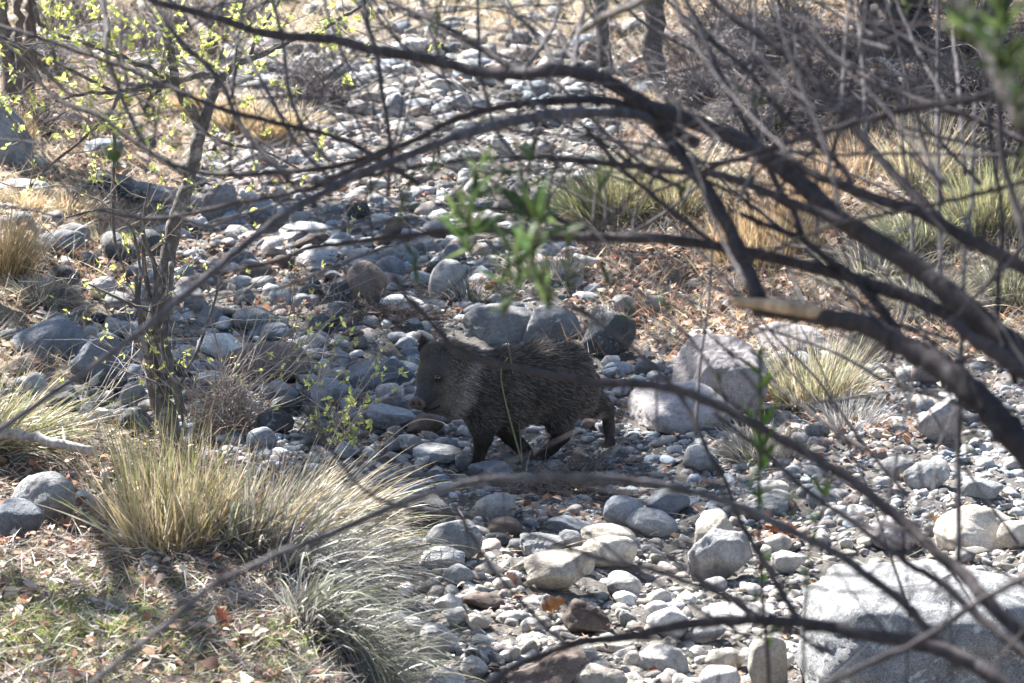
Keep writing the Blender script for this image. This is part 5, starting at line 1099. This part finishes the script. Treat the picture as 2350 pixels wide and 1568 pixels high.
# ------------------------------------------------------------------ far trees and brush
def tree(pts, w0, w1, label, name='tree', mat=BARK_TRUNK, depth=None, height=4.5, crown=None, nb=5, foot=None, lf=None, ttl='tree'):
    p, d = G(*pts[0]) if foot is None else (np.array(foot, float), np.linalg.norm(np.array(foot)-CAMV))
    root = empty(name, p); tag(root, label, ttl)
    P3 = [p-np.array([0, 0, .05])]+[W(u, v, d) for u, v in pts[1:]]; e = P3[-1]; dv = unit(P3[-1]-P3[-2]) if len(P3) > 1 else np.array([0, 0, 1.])
    while P3[-1][2]-p[2] < height: P3.append(P3[-1]+(dv*.8+np.array([0, 0, .2]))*.7+rng.normal(size=3)*.06)
    Q = spline(P3, 6*len(P3))-p; n = len(Q); w = np.linspace(w0, w1, n)*(1+.35*np.exp(-np.arange(n)/2)); T = Tubes(); T.add(Q+rng.normal(size=Q.shape)*.01, w/2/FPX*d, 16, (.1, .1, .1), .07)
    mobj('trunk', T.mesh('trunk', mat), root)
    T = Tubes(); LB = Bag()
    for _ in range(nb):
        i = int(rng.integers(int(n*.55), n)); a = np.array([rng.normal(), rng.normal(), .5]); grow(T, LB, Q[i], a, rng.uniform(1.0, 1.9), .03, 3, .10, .1, 6, (.12, .1, .09), lf, 4, .8, 9)
    mobj('crown', T.mesh('crown', TWIGM), root)
    if LB.V: mobj('leaves', LB.mesh('leaves', LEAFM), root)
BARK_BIG = bark_mat('furrowed_bark', (.07, .055, .052), 14, 1.0, .1)
DG = [(.07, .11, .03), (.10, .14, .04), (.05, .08, .02)]
LFD = (.55, .10, .5, DG, 7, 2)
tree([(1388, 168), (1385, 80), (1378, 0), (1370, -60)], 30, 26, 'slim grey tree trunk at the top centre of the far bank', mat=BARK_GREY, nb=3)
tree([(1510, 205), (1500, 120), (1500, 0), (1490, -60)], 46, 40, 'thicker grey tree trunk right of the slim one on the far bank', mat=BARK_GREY, nb=3)
tree([(2060, 135), (2055, 60), (2050, -30), (2045, -100)], 150, 120, 'massive dark rough barked trunk at the top right', mat=BARK_BIG, lf=LFD, nb=7)
tree([(20, 235), (15, 120), (8, 0), (0, -60)], 30, 24, 'dark tree trunk at the top left edge', lf=LFD)
tree([(68, 225), (66, 120), (72, 0), (80, -50)], 28, 22, 'dark trunk second from the left edge at the top', lf=LFD)
tree([(40, 240), (44, 100), (42, 0), (40, -60)], 18, 16, 'thin trunk between the two dark ones at top left', lf=LFD)
tree([(2280, 150), (2270, 60), (2290, -40)], 60, 50, 'dark trunk behind the blurred green leaves at top right', lf=LFD)
stick([(488, 150), (462, 110), (440, 70)], 30, 34, BARK_TRUNK, 'dark leaning snag beyond the top of the small tree', 'snag', 'snag', .15)
# overhead trees that throw the dappled shade; they stand outside the picture
def shade_tree(foot, targets, hgt, label, dens=1.0, ls=.085, rad=1.2, rad_t=.12):
    p = np.array([foot[0], foot[1], T1(*foot)]); root = empty('tree', p); tag(root, label, 'tree'); T = Tubes(); cs = []
    for (u, v, z) in targets:
        g, d = G(u, v); t = (hgt+z*0-g[2]+z)/SUNV.z; cs.append(np.array(g)+np.array(SUNV)*t-p)
    mid = np.mean(cs, 0); T.add(spline([np.array([0, 0, -.1]), mid*np.array([.15, .15, .35]), mid*np.array([.45, .45, .8])], 14), np.linspace(rad_t, rad_t*.6, 14), 12, (.1, .1, .1), .05)
    mobj('trunk', T.mesh('trunk', BARK_TRUNK), root); fk = mid*np.array([.45, .45, .8]); T = Tubes(); LB = Bag()
    for c_ in cs:
        n = 12; L = [fk]; Q = spline([fk, (fk+c_)/2+np.array([0, 0, .2]), c_], n); T.add(Q, np.linspace(rad_t*.5, .015, n), 7, (.12, .1, .09), .05)
        for _ in range(int(12*dens)):
            i = int(rng.integers(6, n)); grow(T, LB, Q[i], rng.normal(size=3)*np.array([1, 1, .45]), rng.uniform(.6, 1.0)*rad, .012, 2, .12, .05, 5, (.12, .1, .09), (.5, ls, .5, DG, 5, 2), 4, .9, 8)
    mobj('branches', T.mesh('branches', TWIGM), root); mobj('leaves', LB.mesh('leaves', LEAFM), root)
shade_tree((-3.6, 16.5), [(1000, 900, 0), (1230, 930, .2), (1130, 1060, 0), (1330, 1080, 0), (960, 1080, -.2), (1250, 850, .3)], 4.6, 'leafy tree outside the left of the view shading the javelina', 1.1)
shade_tree((-4.6, 18.2), [(600, 900, 0), (350, 880, .2), (200, 860, 0), (800, 760, 0), (820, 670, 0), (560, 700, 0)], 4.6, 'open crowned tree left of the creek bend', .8, .08)
shade_tree((-3.2, 13.2), [(600, 1420, 0), (200, 1500, 0), (480, 1560, -.2), (850, 1400, 0)], 4.0, 'slender tree left of the near bank', .4, .07)
shade_tree((2.4, 26.5), [(2050, 950, .5), (2250, 1000, .2)], 6.5, 'tree behind the far brush whose crown shades the right gravel', .5, .07)
shade_tree((4.6, 27.5), [(1750, 120, 0), (1950, 150, 0), (2150, 200, 0), (2300, 250, 0), (2000, 260, 0)], 6.0, 'dense tree on the right hillside above the brush', 1.5, .11, 1.5)
def fg_shade():  # unseen tree put in to keep the foreground limbs shaded
    p = np.array([-3.4, 7.5, T1(-3.4, 7.5)]); root = empty('tree', p); tag(root, 'unseen leafy tree added beside the camera to shade the arching shrub', 'tree'); T = Tubes(); LB = Bag()
    T.add(spline([np.array([0, 0, -.1]), np.array([.2, 0, 2]), np.array([.8, 0, 3.6])], 12), np.linspace(.11, .07, 12), 12, (.1, .1, .1), .05); mobj('trunk', T.mesh('trunk', BARK_TRUNK), root); T = Tubes(); fk = np.array([.8, 0, 3.6])
    for tgt in [(300, 400), (700, 300), (1100, 250), (1500, 300), (1900, 500), (2200, 800), (1500, 900), (2000, 1200), (1000, 600), (1300, 1300), (1900, 100), (2300, 300)]:
        q = W(tgt[0], tgt[1], 5.7)+np.array(SUNV)*random.uniform(3.6, 4.4)-p; Q = spline([fk, (fk+q)/2+np.array([0, 0, .25]), q], 10); T.add(Q, np.linspace(.04, .01, 10), 6, (.12, .1, .09))
        for _ in range(5): grow(T, LB, Q[int(rng.integers(6, 10))], rng.normal(size=3)*np.array([1, 1, .4]), rng.uniform(.4, .75), .008, 2, .12, .05, 4, (.12, .1, .09), (.5, .07, .5, DG, 5, 2), 4, .9, 7)
    mobj('branches', T.mesh('branches', TWIGM), root); mobj('leaves', LB.mesh('leaves', LEAFM), root)
fg_shade()
# brush: tangled dead twigs
def brush(u, v, r_, h, n, label, cols, L=(.2, .55), wr=.003, lean=0):
    p, d = G(u, v); R0 = r_/FPX*d; H = h/FPX*d; T = Tubes()
    for k in range(n):
        a = rng.uniform(0, 6.28); q = math.sqrt(rng.random()); zz = H*rng.random()**1.4; b = np.array([math.cos(a)*q*R0, math.sin(a)*q*R0*.8, 0]); b[2] = T1(p[0]+b[0], p[1]+b[1])-p[2]+zz*(1-q*q*.6)
        dv = unit(np.array([rng.normal()+lean, rng.normal(), rng.normal()*.8-.1])); Lk = rng.uniform(*L); Q = [b]
        for _ in range(4): dv = unit(dv+rng.normal(size=3)*.35+np.array([0, 0, -.12])); Q.append(Q[-1]+dv*Lk/4)
        T.add(np.array(Q), np.linspace(wr, wr*.4, 5)*rng.uniform(.5, 1.5), 3, np.array(cols[int(rng.integers(0, len(cols)))])*rng.uniform(.7, 1.3), cap=False)
    for k in range(7):
        a = rng.uniform(0, 6.28); T.add(spline([np.array([0, 0, -.03]), np.array([math.cos(a)*R0*.3, math.sin(a)*R0*.3, H*.5]), np.array([math.cos(a)*R0*.7, math.sin(a)*R0*.6, H*.95])], 8), np.linspace(.010, .003, 8), 6, cols[0])
    tag(mobj('dead_shrub', T.mesh('dead_shrub', TWIGM), loc=p), label, 'dead shrub', 'dead grey brush on the far right bank')
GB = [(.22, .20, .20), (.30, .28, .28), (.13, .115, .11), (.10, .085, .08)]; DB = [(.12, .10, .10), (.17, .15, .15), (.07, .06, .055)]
brush(1600, 250, 90, 130, 600, 'grey twiggy brush left of the big trunk, nearest the limbs', GB)
brush(1700, 190, 90, 150, 700, 'grey brush with pale twigs above the rusty stalks', GB)
brush(1800, 130, 90, 150, 700, 'silvery brush touching the left of the massive trunk', GB)
brush(1650, 100, 90, 120, 500, 'highest grey brush right of the thicker grey trunk', GB)
brush(1730, 330, 80, 130, 600, 'low silvery brush with white twigs below the centre of the thicket', GB)
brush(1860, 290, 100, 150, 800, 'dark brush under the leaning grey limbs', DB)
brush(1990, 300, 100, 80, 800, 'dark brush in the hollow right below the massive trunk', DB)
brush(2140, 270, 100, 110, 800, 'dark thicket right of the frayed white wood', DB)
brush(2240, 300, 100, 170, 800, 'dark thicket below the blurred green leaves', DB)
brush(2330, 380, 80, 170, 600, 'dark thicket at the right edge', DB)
brush(1930, 150, 50, 60, 250, 'pale dead twigs at the left root of the massive trunk', GB)
brush(2220, 120, 60, 130, 500, 'dark brush right behind the massive trunk', DB)
brush(100, 190, 60, 100, 500, 'grey brush between the dark trunks at top left', GB)
brush(60, 300, 70, 60, 400, 'dark debris under the trunks at the upper left', DB)
brush(735, 245, 60, 70, 500, 'dark brown brush on the far bank behind the arching twigs', DB)
brush(700, 190, 50, 50, 300, 'dull brush above the dark brown one on the far bank', GB)
brush(330, 120, 90, 90, 400, 'thin grey brush far behind the small tree', GB)
brush(440, 60, 80, 70, 400, 'greyish bush far behind at the top left of centre', GB)
brush(560, 60, 70, 70, 300, 'dull bush at the top behind the pale upright branch', GB)
brush(150, 60, 90, 90, 400, 'grey bush at the top left', GB)
